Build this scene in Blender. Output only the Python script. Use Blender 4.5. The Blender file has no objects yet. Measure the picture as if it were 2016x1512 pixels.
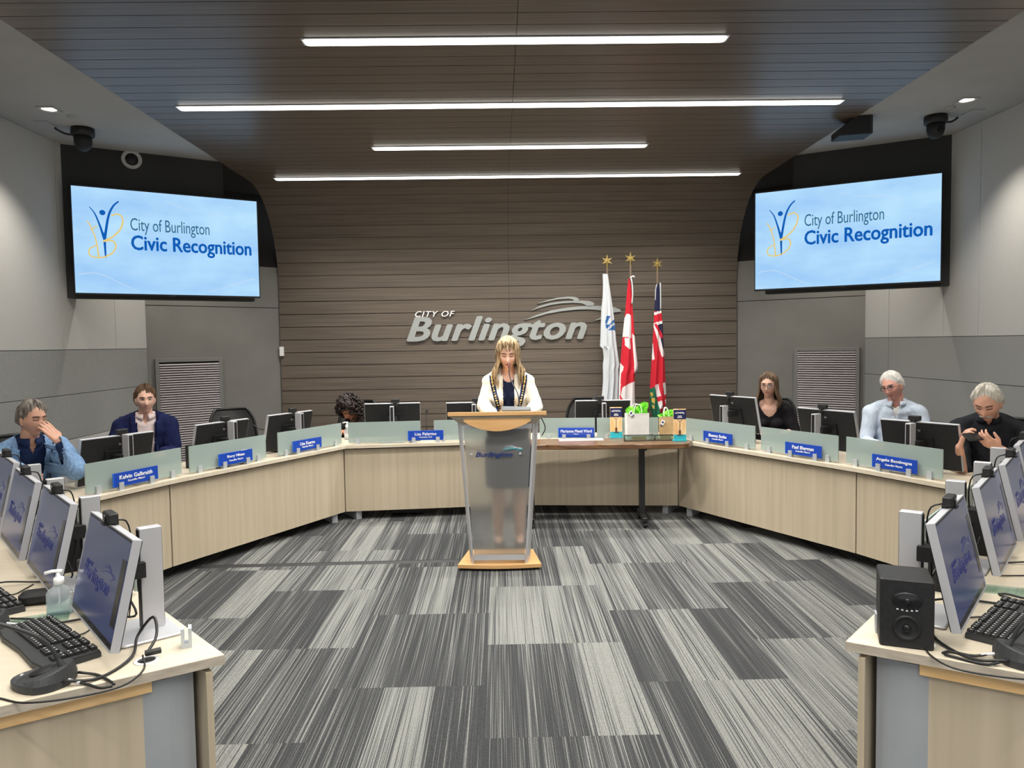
import bpy, bmesh, math, random
from math import sin, cos, pi, atan2, radians, hypot, sqrt
from mathutils import Matrix, Vector, noise
from mathutils.bvhtree import BVHTree
scn = bpy.context.scene
col = scn.collection
random.seed(7)
# ------------------------------------------------------------------ camera
CAM_H = 1.68
FOC = 1485.0
RC = Matrix.Rotation(-radians(0.9167), 3, 'Z') @ Matrix.Rotation(pi/2 - radians(3.0977), 3, 'X') @ Matrix.Rotation(-0.015, 3, 'Z')
cd = bpy.data.cameras.new('camera'); cam = bpy.data.objects.new('camera', cd); col.objects.link(cam)
cd.sensor_width = 36; cd.lens = FOC/2016*36; cd.clip_start = 0.05
cam.matrix_world = Matrix.Translation((0, 0, CAM_H)) @ RC.to_4x4()
scn.camera = cam
def ray(px, py): return RC @ Vector(((px-1008)/FOC, -(py-756)/FOC, -1.0))
def at_z(px, py, z):
    v = ray(px, py); return Vector((0, 0, CAM_H)) + v*((z-CAM_H)/v.z)
def at_y(px, py, y):
    v = ray(px, py); return Vector((0, 0, CAM_H)) + v*(y/v.y)
def at_plane(px, py, A, B):           # vertical plane through plan points A and B
    n = Vector((-(B[1]-A[1]), B[0]-A[0], 0)); v = ray(px, py)
    return Vector((0, 0, CAM_H)) + v*((n.x*A[0]+n.y*A[1])/(n.x*v.x+n.y*v.y))
# ------------------------------------------------------------------ world, exposure, lamps
scn.view_settings.view_transform = 'Standard'; scn.view_settings.look = 'None'
scn.view_settings.gamma = 1; scn.view_settings.use_curve_mapping = False
scn.view_settings.exposure = 0.0
w = bpy.data.worlds.new('world'); scn.world = w; w.use_nodes = True
w.node_tree.nodes['Background'].inputs[0].default_value = (0.95, 0.97, 1.0, 1)
w.node_tree.nodes['Background'].inputs[1].default_value = 0.9
AX = 0.125; ZC = 3.45; YW = 9.1
XL, XR = -3.75, 4.0
EL, ER = -2.62, 2.87
STRIPS = [(4.47, 2.44), (5.66, 4.88), (6.85, 2.44), (8.04, 4.88), (3.28, 4.88), (2.09, 2.44), (.90, 4.88), (-.29, 2.44), (-1.48, 4.88)]  # rows after the visible ones are added out of view to brighten the near desks
def area(name, loc, sx, sy, power, color=(1, .97, .9), rot=(0, 0, 0), spread=pi):
    l = bpy.data.lights.new(name, 'AREA'); l.shape = 'RECTANGLE'; l.size = sx; l.size_y = sy
    l.energy = power; l.color = color; l.spread = spread
    o = bpy.data.objects.new(name, l); o.location = loc; o.rotation_euler = rot; col.objects.link(o); return o
for i, (yy, ln) in enumerate(STRIPS):
    area('strip_lamp', (AX, yy, ZC-0.035), ln, 0.07, (50 if i < 4 else 30)*ln/2.44, spread=radians(125))  # weaker lamps belong to the added, unseen rows
def spot(loc, power, size=75, blend=.6, color=(1, .93, .82), rot=(0, 0, 0)):
    l = bpy.data.lights.new('downlight_lamp', 'SPOT'); l.energy = power; l.spot_size = radians(size); l.spot_blend = blend
    l.color = color; l.shadow_soft_size = .03
    o = bpy.data.objects.new('downlight_lamp', l); o.location = loc; o.rotation_euler = rot; col.objects.link(o)
DOWNL = [(-3.28, 5.70), (-3.28, 3.6), (-3.28, 1.5), (3.53, 5.70), (3.53, 3.6), (3.53, 1.5)]
DOWNH = [(-3.25, 7.65), (3.50, 7.65)]
for x, y in DOWNL: spot((x, y, ZC-.012), 115, 95, .75)
for x, y in DOWNH: spot((x, y, ZC-.012), 110, 100, .6)
# ------------------------------------------------------------------ helpers
def link(o, parent=None):
    col.objects.link(o)
    if parent is not None: o.parent = parent
    return o
def tag(o, label=None, cat=None, group=None, kind=None):
    if label: o['label'] = label
    if cat: o['category'] = cat
    if group: o['group'] = group
    if kind: o['kind'] = kind
    return o
def thing(name, label, cat, loc=(0, 0, 0), rz=0, group=None):
    o = bpy.data.objects.new(name, None); o.empty_display_size = .05
    o.location = loc; o.rotation_euler = (0, 0, rz); col.objects.link(o)
    return tag(o, label, cat, group)
def dup(root, loc, rz, label, group=None):
    r = root.copy(); col.objects.link(r); r.location = loc; r.rotation_euler = (0, 0, rz); r['label'] = label
    if group: r['group'] = group
    for ch in list(root.children):
        c = ch.copy(); col.objects.link(c); c.parent = r
        for g in list(ch.children):
            d = g.copy(); col.objects.link(d); d.parent = c
    return r
I4 = Matrix.Identity(4)
def T(x, y, z): return Matrix.Translation((x, y, z))
def RZ(a): return Matrix.Rotation(a, 4, 'Z')
def RX(a): return Matrix.Rotation(a, 4, 'X')
def RY(a): return Matrix.Rotation(a, 4, 'Y')
class MB:
    def __init__(s): s.v = []; s.f = []; s.m = []; s.mi = 0; s.sm = []
    def add(s, vs, fs, M=None, smooth=False):
        o = len(s.v)
        s.v += [tuple(M @ Vector(p)) if M is not None else tuple(p) for p in vs]
        for f in fs: s.f.append([i+o for i in f]); s.m.append(s.mi); s.sm.append(smooth)
        return s
    def box(s, c, d, M=None):
        x, y, z = c; a, b, e = d[0]/2, d[1]/2, d[2]/2
        vs = [(x+i*a, y+j*b, z+k*e) for k in (-1, 1) for j in (-1, 1) for i in (-1, 1)]
        return s.add(vs, [(0, 2, 3, 1), (4, 5, 7, 6), (0, 1, 5, 4), (2, 6, 7, 3), (0, 4, 6, 2), (1, 3, 7, 5)], M)
    def rbox(s, c, d, r=.004, M=None):     # box with chamfered vertical+top edges (rounded prism)
        a, b = d[0]/2, d[1]/2; r = min(r, a*.99, b*.99)
        pts = []
        for sx, sy, a0 in ((1, 1, 0), (-1, 1, pi/2), (-1, -1, pi), (1, -1, 1.5*pi)):
            for k in range(4):
                t = a0+k/3*pi/2; pts.append((c[0]+sx*(a-r)+r*cos(t), c[1]+sy*(b-r)+r*sin(t)))
        z0, z1 = c[2]-d[2]/2, c[2]+d[2]/2; q = min(r*.5, d[2]*.3)
        def inset(p): return (c[0]+(p[0]-c[0])*(1-q/a), c[1]+(p[1]-c[1])*(1-q/b))
        rings = [[(*inset(p), z0) for p in pts], [(*p, z0+q) for p in pts], [(*p, z1-q) for p in pts], [(*inset(p), z1) for p in pts]]
        n = len(pts); vs = sum(rings, []); fs = []
        for k in range(3):
            for i in range(n): j = (i+1) % n; fs.append((k*n+i, k*n+j, (k+1)*n+j, (k+1)*n+i))
        fs.append(tuple(range(n))[::-1]); fs.append(tuple(range(3*n, 4*n)))
        return s.add(vs, fs, M)
    def prism(s, poly, z0, z1, M=None):
        n = len(poly); vs = [(x, y, z0) for x, y in poly]+[(x, y, z1) for x, y in poly]
        ar = sum(poly[i][0]*poly[(i+1) % n][1]-poly[(i+1) % n][0]*poly[i][1] for i in range(n))
        fs = [(i, (i+1) % n, n+(i+1) % n, n+i) for i in range(n)]+[tuple(range(n))[::-1], tuple(range(n, 2*n))]
        if ar < 0: fs = [f[::-1] for f in fs]
        return s.add(vs, fs, M)
    def frus(s, p, q, r0, r1, n=14, M=None, cap=True, smooth=True):
        p = Vector(p); q = Vector(q); d = (q-p)
        if d.length < 1e-6: return s
        d.normalize(); u = d.orthogonal().normalized(); w_ = d.cross(u)
        vs = [tuple(p+u*(r0*cos(2*pi*i/n))+w_*(r0*sin(2*pi*i/n))) for i in range(n)]+[tuple(q+u*(r1*cos(2*pi*i/n))+w_*(r1*sin(2*pi*i/n))) for i in range(n)]
        s.add(vs, [(i, (i+1) % n, n+(i+1) % n, n+i) for i in range(n)], M, smooth)
        if cap: s.add(vs, [tuple(range(n))[::-1], tuple(range(n, 2*n))], M)
        return s
    def cyl(s, p, q, r, n=14, M=None): return s.frus(p, q, r, r, n, M)
    def ball(s, c, r, n=12, m=8, M=None):
        rx, ry, rz = (r, r, r) if not hasattr(r, '__len__') else r
        vs = [(c[0], c[1], c[2]+rz)]; fs = []
        for j in range(1, m):
            t = pi*j/m
            for i in range(n): a = 2*pi*i/n; vs.append((c[0]+rx*sin(t)*cos(a), c[1]+ry*sin(t)*sin(a), c[2]+rz*cos(t)))
        vs.append((c[0], c[1], c[2]-rz))
        for i in range(n): fs.append((0, 1+i, 1+(i+1) % n))
        for j in range(m-2):
            for i in range(n): k = (i+1) % n; fs.append((1+j*n+i, 1+(j+1)*n+i, 1+(j+1)*n+k, 1+j*n+k))
        o = 1+(m-2)*n
        for i in range(n): fs.append((o+i, len(vs)-1, o+(i+1) % n))
        return s.add(vs, fs, M, True)
    def chain(s, pts, rads, n=12, M=None):
        for p, r in zip(pts, rads): s.ball(p, r, n, 8, M)
        for i in range(len(pts)-1): s.frus(pts[i], pts[i+1], rads[i], rads[i+1], n, M)
        return s
    def tube(s, pts, r, n=8, M=None, r2=None, flat=None):
        P = [Vector(p) for p in pts]; N = len(P); rings = []
        u = None
        for i in range(N):
            d = (P[min(i+1, N-1)]-P[max(i-1, 0)]).normalized()
            u = d.orthogonal().normalized() if u is None else (u-d*u.dot(d)).normalized()
            w_ = d.cross(u); rr = r if r2 is None else r+(r2-r)*i/(N-1)
            rings += [tuple(P[i]+u*(rr*cos(2*pi*k/n))+w_*(rr*(flat or 1)*sin(2*pi*k/n))) for k in range(n)]
        fs = [(i*n+k, i*n+(k+1) % n, (i+1)*n+(k+1) % n, (i+1)*n+k) for i in range(N-1) for k in range(n)]
        fs += [tuple(range(n))[::-1], tuple(range((N-1)*n, N*n))]
        return s.add(rings, fs, M, True)
    def lathe(s, prof, n=20, M=None, smooth=True):
        vs = []; fs = []
        for r, z in prof: vs += [(r*cos(2*pi*k/n), r*sin(2*pi*k/n), z) for k in range(n)]
        L = len(prof)
        for i in range(L-1):
            for k in range(n): j = (k+1) % n; fs.append((i*n+k, i*n+j, (i+1)*n+j, (i+1)*n+k))
        s.add(vs, fs, M, smooth); s.add(vs, [tuple(range(n))[::-1], tuple(range((L-1)*n, L*n))], M)
        return s
    def loft(s, secs, n=20, M=None):        # (center, rx, ry) horizontal ellipses, bottom to top
        vs = []; fs = []
        for c, rx, ry in secs: vs += [(c[0]+rx*cos(2*pi*k/n), c[1]+ry*sin(2*pi*k/n), c[2]) for k in range(n)]
        L = len(secs)
        for i in range(L-1):
            for k in range(n): j = (k+1) % n; fs.append((i*n+k, i*n+j, (i+1)*n+j, (i+1)*n+k))
        fs += [tuple(range(n))[::-1], tuple(range((L-1)*n, L*n))]
        return s.add(vs, fs, M, True)
    def mesh(s, name, mats):
        me = bpy.data.meshes.new(name); me.from_pydata(s.v, [], s.f)
        if mats is not None:
            if not isinstance(mats, (list, tuple)): mats = [mats]
            for m in mats: me.materials.append(m)
        me.polygons.foreach_set('material_index', s.m); me.polygons.foreach_set('use_smooth', s.sm)
        bm = bmesh.new(); bm.from_mesh(me); bmesh.ops.recalc_face_normals(bm, faces=bm.faces); bm.to_mesh(me); bm.free()
        me.update(); return me
    def build(s, name, mats, parent=None, kind=None, label=None, cat=None, group=None, bevel=0):
        o = bpy.data.objects.new(name, s.mesh(name, mats)); link(o, parent)
        if bevel:
            b = o.modifiers.new('bevel', 'BEVEL'); b.width = bevel; b.segments = 2; b.limit_method = 'ANGLE'; b.angle_limit = radians(40)
        return tag(o, label, cat, group, kind)
def bez(pts, n=24):                 # Catmull-Rom through points
    P = [Vector(p) for p in pts]; P = [P[0]*2-P[1]]+P+[P[-1]*2-P[-2]]; out = []; L = len(P)-3
    for k in range(n+1):
        t = k/n*L; i = min(int(t), L-1); t -= i; a, b, c, d = P[i:i+4]
        out.append(.5*((2*b)+(c-a)*t+(2*a-5*b+4*c-d)*t*t+(3*b-a-3*c+d)*t**3))
    return out
# text (built-in font) turned into meshes and fitted to a given width and height
_dg = None
def text_mesh(txt, w_=None, h=None, extrude=.002, shear=0, bold=0, align='LEFT', mat=None, space=1.0):
    c = bpy.data.curves.new('lettering', 'FONT'); c.body = txt; c.size = 1; c.shear = shear; c.offset = 0
    c.align_x = 'LEFT'; c.space_character = space; c.resolution_u = 3; c.extrude = .05; c.space_line = .95
    o = bpy.data.objects.new('lettering', c); col.objects.link(o)
    dg = bpy.context.evaluated_depsgraph_get(); dg.update()
    me = bpy.data.meshes.new_from_object(o.evaluated_get(dg)); bpy.data.objects.remove(o)
    if bold:                            # heavier strokes: overlay slightly shifted copies
        bm = bmesh.new()
        for k, (dx, dy) in enumerate(((0, 0), (1, 0), (-1, 0), (0, .7), (0, -.7), (.7, .5), (-.7, .5), (.7, -.5), (-.7, -.5))):
            n0 = len(bm.verts); bm.from_mesh(me); bm.verts.ensure_lookup_table()
            for v in bm.verts[n0:]: v.co += Vector((dx*bold, dy*bold, -.0006*k))
        bm.to_mesh(me); bm.free()
    xs = [v.co.x for v in me.vertices]; ys = [v.co.y for v in me.vertices]
    x0, x1, y0, y1 = min(xs), max(xs), min(ys), max(ys)
    sy = h/(y1-y0) if h else w_/(x1-x0); sx = w_/(x1-x0) if w_ else sy
    ax = {'LEFT': x0, 'CENTER': (x0+x1)/2, 'RIGHT': x1}[align]
    for v in me.vertices:       # lies in the local XZ plane facing -Y, origin at bottom left/centre
        v.co = Vector(((v.co.x-ax)*sx, -v.co.z/.05*extrude, (v.co.y-y0)*sy))
    me.materials.clear()
    if mat: me.materials.append(mat)
    return me
def put(name, me, parent, M=None, label=None):
    o = bpy.data.objects.new(name, me); link(o, parent)
    if M is not None: o.matrix_local = M
    if label: o['label'] = label
    return o
# ------------------------------------------------------------------ materials
def mat(name, c, rough=.6, metal=0, spec=.5, emit=None, es=1, alpha=None, trans=0, coat=0, ior=1.45):
    m = bpy.data.materials.new(name); m.use_nodes = True; b = m.node_tree.nodes['Principled BSDF']
    b.inputs['Base Color'].default_value = (*c, 1); b.inputs['Roughness'].default_value = rough
    b.inputs['Metallic'].default_value = metal; b.inputs['Specular IOR Level'].default_value = spec
    b.inputs['Transmission Weight'].default_value = trans; b.inputs['IOR'].default_value = ior
    b.inputs['Coat Weight'].default_value = coat
    if emit: b.inputs['Emission Color'].default_value = (*emit, 1); b.inputs['Emission Strength'].default_value = es
    if alpha is not None: b.inputs['Alpha'].default_value = alpha
    return m
def nd(m, t, **k):
    n = m.node_tree.nodes.new(t)
    for a, b in k.items(): setattr(n, a, b)
    return n
def lk(m, a, b): m.node_tree.links.new(a, b)
def noisy(name, c1, c2, scale=(8, 8, 8), rough=.6, metal=0, bump=0, detail=4, lo=.35, hi=.65, dist=0, coat=0, spec=.5, coord='Object', bs=None):
    m = mat(name, c1, rough, metal, coat=coat, spec=spec); b = m.node_tree.nodes['Principled BSDF']
    tc = nd(m, 'ShaderNodeTexCoord'); mp = nd(m, 'ShaderNodeMapping'); mp.inputs['Scale'].default_value = scale
    n = nd(m, 'ShaderNodeTexNoise'); n.inputs['Scale'].default_value = 1; n.inputs['Detail'].default_value = detail; n.inputs['Distortion'].default_value = dist
    r = nd(m, 'ShaderNodeValToRGB'); r.color_ramp.elements[0].position = lo; r.color_ramp.elements[1].position = hi
    r.color_ramp.elements[0].color = (*c1, 1); r.color_ramp.elements[1].color = (*c2, 1)
    lk(m, tc.outputs[coord], mp.inputs[0]); lk(m, mp.outputs[0], n.inputs[0]); lk(m, n.outputs[0], r.inputs[0]); lk(m, r.outputs[0], b.inputs['Base Color'])
    if bump:
        bp = nd(m, 'ShaderNodeBump'); bp.inputs['Strength'].default_value = bump; bp.inputs['Distance'].default_value = .003
        if bs:
            n2 = nd(m, 'ShaderNodeTexNoise'); n2.inputs['Scale'].default_value = bs; lk(m, tc.outputs[coord], n2.inputs[0]); lk(m, n2.outputs[0], bp.inputs['Height'])
        else: lk(m, n.outputs[0], bp.inputs['Height'])
        lk(m, bp.outputs[0], b.inputs['Normal'])
    return m
M = {}
M['wallwood'] = noisy('grey brown wood plank', (.106, .085, .068), (.166, .134, .108), (1.2, 60, 60), .36, bump=.05, lo=.3, hi=.7)
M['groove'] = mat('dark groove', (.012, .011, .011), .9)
M['drywall'] = noisy('painted drywall', (.36, .36, .355), (.39, .39, .385), (3, 3, 3), .85, bump=.1, bs=300)
M['greywall'] = noisy('grey painted wall', (.175, .17, .158), (.195, .19, .178), (3, 3, 3), .8, bump=.1, bs=260)
M['fabL'] = noisy('light grey acoustic fabric', (.42, .42, .41), (.53, .53, .515), (160, 160, 160), .95, bump=.35, spec=.1, lo=.3, hi=.7)
M['fabD'] = noisy('mid grey acoustic fabric', (.235, .24, .235), (.33, .335, .325), (170, 170, 170), .95, bump=.35, spec=.1, lo=.3, hi=.7)
M['charcoal'] = noisy('charcoal painted bulkhead', (.022, .022, .021), (.028, .028, .027), (3, 3, 3), .7)
M['maple'] = noisy('pale maple laminate', (.43, .36, .26), (.515, .435, .325), (26, 26, .7), .45, lo=.3, hi=.72)
M['mapletop'] = noisy('pale maple worktop', (.55, .48, .37), (.62, .55, .44), (4, 22, 4), .35, lo=.3, hi=.7)
M['edge'] = noisy('greyish maple edge band', (.36, .31, .25), (.50, .44, .36), (14, 14, 90), .5, lo=.3, hi=.7)
M['batten'] = noisy('raw orange pine batten', (.80, .50, .22), (.88, .60, .30), (5, 5, 60), .55)
M['silver'] = mat('satin silver metal', (.56, .56, .59), .38, .35)
M['greymetal'] = noisy('powder coated grey metal', (.34, .36, .385), (.37, .39, .41), (5, 5, 5), .42, .15)
M['black'] = mat('black plastic', (.012, .012, .013), .45)
M['black2'] = noisy('matt black plastic', (.009, .009, .010), (.014, .014, .015), (60, 60, 60), .6, bump=.1)
M['dgrey'] = mat('dark grey plastic', (.035, .037, .04), .5)
M['key'] = mat('black key caps', (.02, .02, .021), .5)
M['keyink'] = mat('white key legends', (.6, .6, .6), .6)
M['white'] = mat('white plastic', (.85, .85, .84), .4)
M['paper'] = mat('white paper', (.86, .86, .85), .8)
M['clip'] = mat('frosted aluminium clip', (.50, .53, .56), .45, .35)
M['blueplate'] = mat('royal blue acrylic', (.005, .055, .42), .35, coat=.3)
M['plateedge'] = mat('bright blue acrylic edge', (.03, .2, .8), .3)
M['ink'] = mat('white lettering', (.9, .9, .9), .5, emit=(1, 1, 1), es=0)
M['logosilver'] = mat('brushed silver letters', (.40, .42, .41), .45, .25)
M['gold'] = mat('polished gold', (.85, .62, .22), .25, 1)
M['brass'] = mat('brass', (.75, .6, .3), .3, 1)
M['lecwood'] = noisy('honey oak veneer', (.60, .33, .13), (.70, .42, .19), (3, 40, 40), .4, lo=.3, hi=.7)
M['walnut'] = noisy('live edge walnut slab', (.085, .04, .018), (.21, .11, .052), (2.2, 30, 30), .3, dist=1.5, coat=.2, lo=.3, hi=.7)
M['brushed'] = noisy('brushed steel sheet', (.40, .40, .41), (.50, .50, .51), (2, 2, 220), .38, .9, bump=.02)
M['navylogo'] = mat('navy printed logo', (.015, .03, .15), .4)
M['teal'] = mat('teal card', (.03, .42, .50), .5)
M['navycard'] = mat('navy card', (.008, .015, .09), .45)
M['kraft'] = noisy('brown kraft paper', (.50, .34, .17), (.58, .41, .22), (12, 12, 12), .85, bump=.2)
M['bagwhite'] = noisy('white paper bag', (.72, .70, .69), (.80, .78, .77), (10, 10, 10), .8, bump=.25)
M['tissue'] = noisy('lime green tissue paper', (.16, .72, .03), (.30, .88, .08), (25, 25, 25), .7, bump=.5)
M['mesh'] = mat('black office mesh', (.03, .03, .032), .7, alpha=.72)
M['flagW'] = mat('white flag cloth', (.66, .69, .73), .8)
M['flagR'] = mat('red flag cloth', (.58, .012, .03), .8)
M['flagP'] = mat('pale flag cloth', (.80, .74, .75), .8)
M['flagB'] = mat('navy flag cloth', (.01, .012, .05), .8)
M['flagG'] = mat('green flag cloth', (.01, .13, .07), .8)
M['flagBlue'] = mat('blue print on flag', (.03, .13, .36), .8)
M['flagY'] = mat('gold embroidery', (.6, .42, .08), .7)
def glassmat(name, c, rough, alpha):
    m = mat(name, c, rough, alpha=alpha, spec=.5); return m
M['frost'] = None
def frosted():
    m = bpy.data.materials.new('frosted green glass'); m.use_nodes = True; nt = m.node_tree; b = nt.nodes['Principled BSDF']
    b.inputs['Base Color'].default_value = (.37, .455, .425, 1); b.inputs['Roughness'].default_value = .35
    b.inputs['Transmission Weight'].default_value = 0.0; b.inputs['Alpha'].default_value = .74
    return m
M['frost'] = frosted()
def clear(name, tint, mixf=.12, rough=.05):
    m = bpy.data.materials.new(name); m.use_nodes = True; nt = m.node_tree; out = nt.nodes['Material Output']
    tr = nd(m, 'ShaderNodeBsdfTransparent'); tr.inputs[0].default_value = (*tint, 1)
    gl = nd(m, 'ShaderNodeBsdfGlossy'); gl.inputs['Roughness'].default_value = rough
    mx = nd(m, 'ShaderNodeMixShader'); mx.inputs[0].default_value = mixf
    lk(m, tr.outputs[0], mx.inputs[1]); lk(m, gl.outputs[0], mx.inputs[2]); lk(m, mx.outputs[0], out.inputs[0]); return m
M['clear'] = mat('clear plastic', (.62, .68, .72), .15, alpha=.42); M['pane'] = clear('clear glass', (.80, .90, .88), .14)
M['gel'] = clear('clear hand gel', (.80, .93, .95), .1); M['gelblue'] = clear('blue hand gel', (.10, .50, .80), .1)
M['lens'] = clear('spectacle lens', (.8, .8, .82), .15)
def emis(name, c, s):
    m = bpy.data.materials.new(name); m.use_nodes = True; nt = m.node_tree; e = nd(m, 'ShaderNodeEmission')
    e.inputs[0].default_value = (*c, 1); e.inputs[1].default_value = s; lk(m, e.outputs[0], nt.nodes['Material Output'].inputs[0]); return m
M['striplens'] = emis('lit diffuser', (1, .97, .88), 7)
M['bulb'] = emis('lit reflector', (1, .93, .8), 3)
def tvscreen():                     # light blue slide with pale wavy lines
    m = bpy.data.materials.new('tv slide'); m.use_nodes = True; nt = m.node_tree; e = nd(m, 'ShaderNodeEmission')
    tc = nd(m, 'ShaderNodeTexCoord'); mp = nd(m, 'ShaderNodeMapping'); mp.inputs['Scale'].default_value = (1, 1, 2.2)
    n = nd(m, 'ShaderNodeTexNoise'); n.inputs['Scale'].default_value = 1.6; n.inputs['Detail'].default_value = 3
    r = nd(m, 'ShaderNodeValToRGB'); r.color_ramp.elements[0].color = (.33, .58, .90, 1); r.color_ramp.elements[1].color = (.47, .73, .95, 1)
    r.color_ramp.elements[0].position = .35; r.color_ramp.elements[1].position = .65
    wv = nd(m, 'ShaderNodeTexWave'); wv.inputs['Scale'].default_value = .9; wv.inputs['Distortion'].default_value = 3.5; wv.inputs['Detail'].default_value = 2; wv.bands_direction = 'Z'
    r2 = nd(m, 'ShaderNodeValToRGB'); r2.color_ramp.elements[0].position = .985; r2.color_ramp.elements[1].position = 1.0
    mx = nd(m, 'ShaderNodeMixRGB'); mx.inputs[2].default_value = (.62, .82, .97, 1)
    lk(m, tc.outputs['Object'], mp.inputs[0]); lk(m, mp.outputs[0], n.inputs[0]); lk(m, mp.outputs[0], wv.inputs[0])
    lk(m, n.outputs[0], r.inputs[0])
    lk(m, r.outputs[0], e.inputs[0]); e.inputs[1].default_value = 1.05
    lk(m, e.outputs[0], nt.nodes['Material Output'].inputs[0]); return m
M['tv'] = tvscreen()
M['tvblue'] = emis('slide blue', (.006, .11, .46), 1); M['tvteal'] = emis('slide slate', (.035, .15, .25), 1); M['tvgold'] = emis('slide gold', (.80, .60, .20), 1)
M['tvpale'] = emis('slide pale stroke', (.62, .74, .86), 1)
def deskscreen():
    m = mat('desktop wallpaper', (.02, .025, .05), .18, spec=.6); b = m.node_tree.nodes['Principled BSDF']
    tc = nd(m, 'ShaderNodeTexCoord'); sp = nd(m, 'ShaderNodeSeparateXYZ'); r = nd(m, 'ShaderNodeValToRGB')
    r.color_ramp.elements[0].color = (.028, .042, .125, 1); r.color_ramp.elements[0].position = .08
    r.color_ramp.elements[1].color = (.060, .070, .115, 1); r.color_ramp.elements[1].position = .4
    lk(m, tc.outputs['Object'], sp.inputs[0]); lk(m, sp.outputs[2], r.inputs[0]); lk(m, r.outputs[0], b.inputs['Emission Color']); b.inputs['Emission Strength'].default_value = .6
    return m
M['desk'] = deskscreen(); M['deskink'] = mat('dark blue wallpaper lettering', (.005, .008, .05), .25, emit=(.004, .008, .07), es=1)
M['screendark'] = mat('dark glossy panel', (.01, .01, .012), .2)
def carpet():
    m = mat('striped carpet planks', (.1, .1, .1), .97, spec=.05); b = m.node_tree.nodes['Principled BSDF']
    tc = nd(m, 'ShaderNodeTexCoord'); sp = nd(m, 'ShaderNodeSeparateXYZ'); lk(m, tc.outputs['Object'], sp.inputs[0])
    def ma(op, a, b_=None, c_=None):
        n = nd(m, 'ShaderNodeMath', operation=op)
        for i, q in enumerate((a, b_, c_)):
            if q is None: continue
            if isinstance(q, (int, float)): n.inputs[i].default_value = q
            else: lk(m, q, n.inputs[i])
        return n.outputs[0]
    x, y = sp.outputs[0], sp.outputs[1]
    cx = ma('FLOOR', ma('DIVIDE', ma('ADD', x, 10.09), .25))
    par = ma('MODULO', cx, 2); par3 = ma('MODULO', cx, 3)
    off = ma('ADD', ma('MULTIPLY', par, .5), ma('MULTIPLY', ma('GREATER_THAN', par3, 1.5), .5))
    ry = ma('FLOOR', ma('ADD', ma('ADD', y, 9.87), off))
    cb = nd(m, 'ShaderNodeCombineXYZ'); lk(m, cx, cb.inputs[0]); lk(m, ry, cb.inputs[1])
    wn = nd(m, 'ShaderNodeTexWhiteNoise', noise_dimensions='2D'); lk(m, cb.outputs[0], wn.inputs[0])
    # stripes: fine, medium and broad noises that only vary across the plank
    def stripe(sx, sy, det, add):
        c = nd(m, 'ShaderNodeCombineXYZ'); lk(m, ma('ADD', ma('MULTIPLY', x, sx), ma('MULTIPLY', wn.outputs[0], add)), c.inputs[0]); lk(m, ma('MULTIPLY', y, sy), c.inputs[1])
        lk(m, ma('MULTIPLY', wn.outputs[0], 37.0), c.inputs[2])
        n = nd(m, 'ShaderNodeTexNoise'); n.inputs['Scale'].default_value = 1; n.inputs['Detail'].default_value = det; lk(m, c.outputs[0], n.inputs[0]); return n.outputs[0]
    fine = stripe(230, .8, 2, 90); med = stripe(14, .2, 1, 50); fleck = stripe(330, 90, 2, 10)
    tone = ma('ADD', ma('MULTIPLY', ma('SUBTRACT', wn.outputs[0], .5), .26), ma('MULTIPLY', ma('SUBTRACT', med, .5), .36))
    line = ma('ADD', fine, tone)
    r = nd(m, 'ShaderNodeValToRGB'); r.color_ramp.elements[0].position = .40; r.color_ramp.elements[1].position = .62
    r.color_ramp.elements[0].color = (.042, .043, .046, 1); r.color_ramp.elements[1].color = (.205, .208, .198, 1)
    e = r.color_ramp.elements.new(.5); e.color = (.080, .082, .083, 1)
    lk(m, line, r.inputs[0])
    mx = nd(m, 'ShaderNodeMixRGB', blend_type='MULTIPLY'); mx.inputs[0].default_value = .55
    r2 = nd(m, 'ShaderNodeValToRGB'); r2.color_ramp.elements[0].position = .3; r2.color_ramp.elements[1].position = .6; r2.color_ramp.elements[0].color = (.35, .35, .35, 1)
    lk(m, fleck, r2.inputs[0]); lk(m, r.outputs[0], mx.inputs[1]); lk(m, r2.outputs[0], mx.inputs[2]); lk(m, mx.outputs[0], b.inputs['Base Color'])
    return m
M['carpet'] = carpet()
# ------------------------------------------------------------------ the room
YB = -3.2
f = MB(); f.box((AX, (YB+9.6)/2, -.05), (XR-XL+.4, 9.6-YB, .1)); f.build('floor', M['carpet'], kind='structure')
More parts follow.
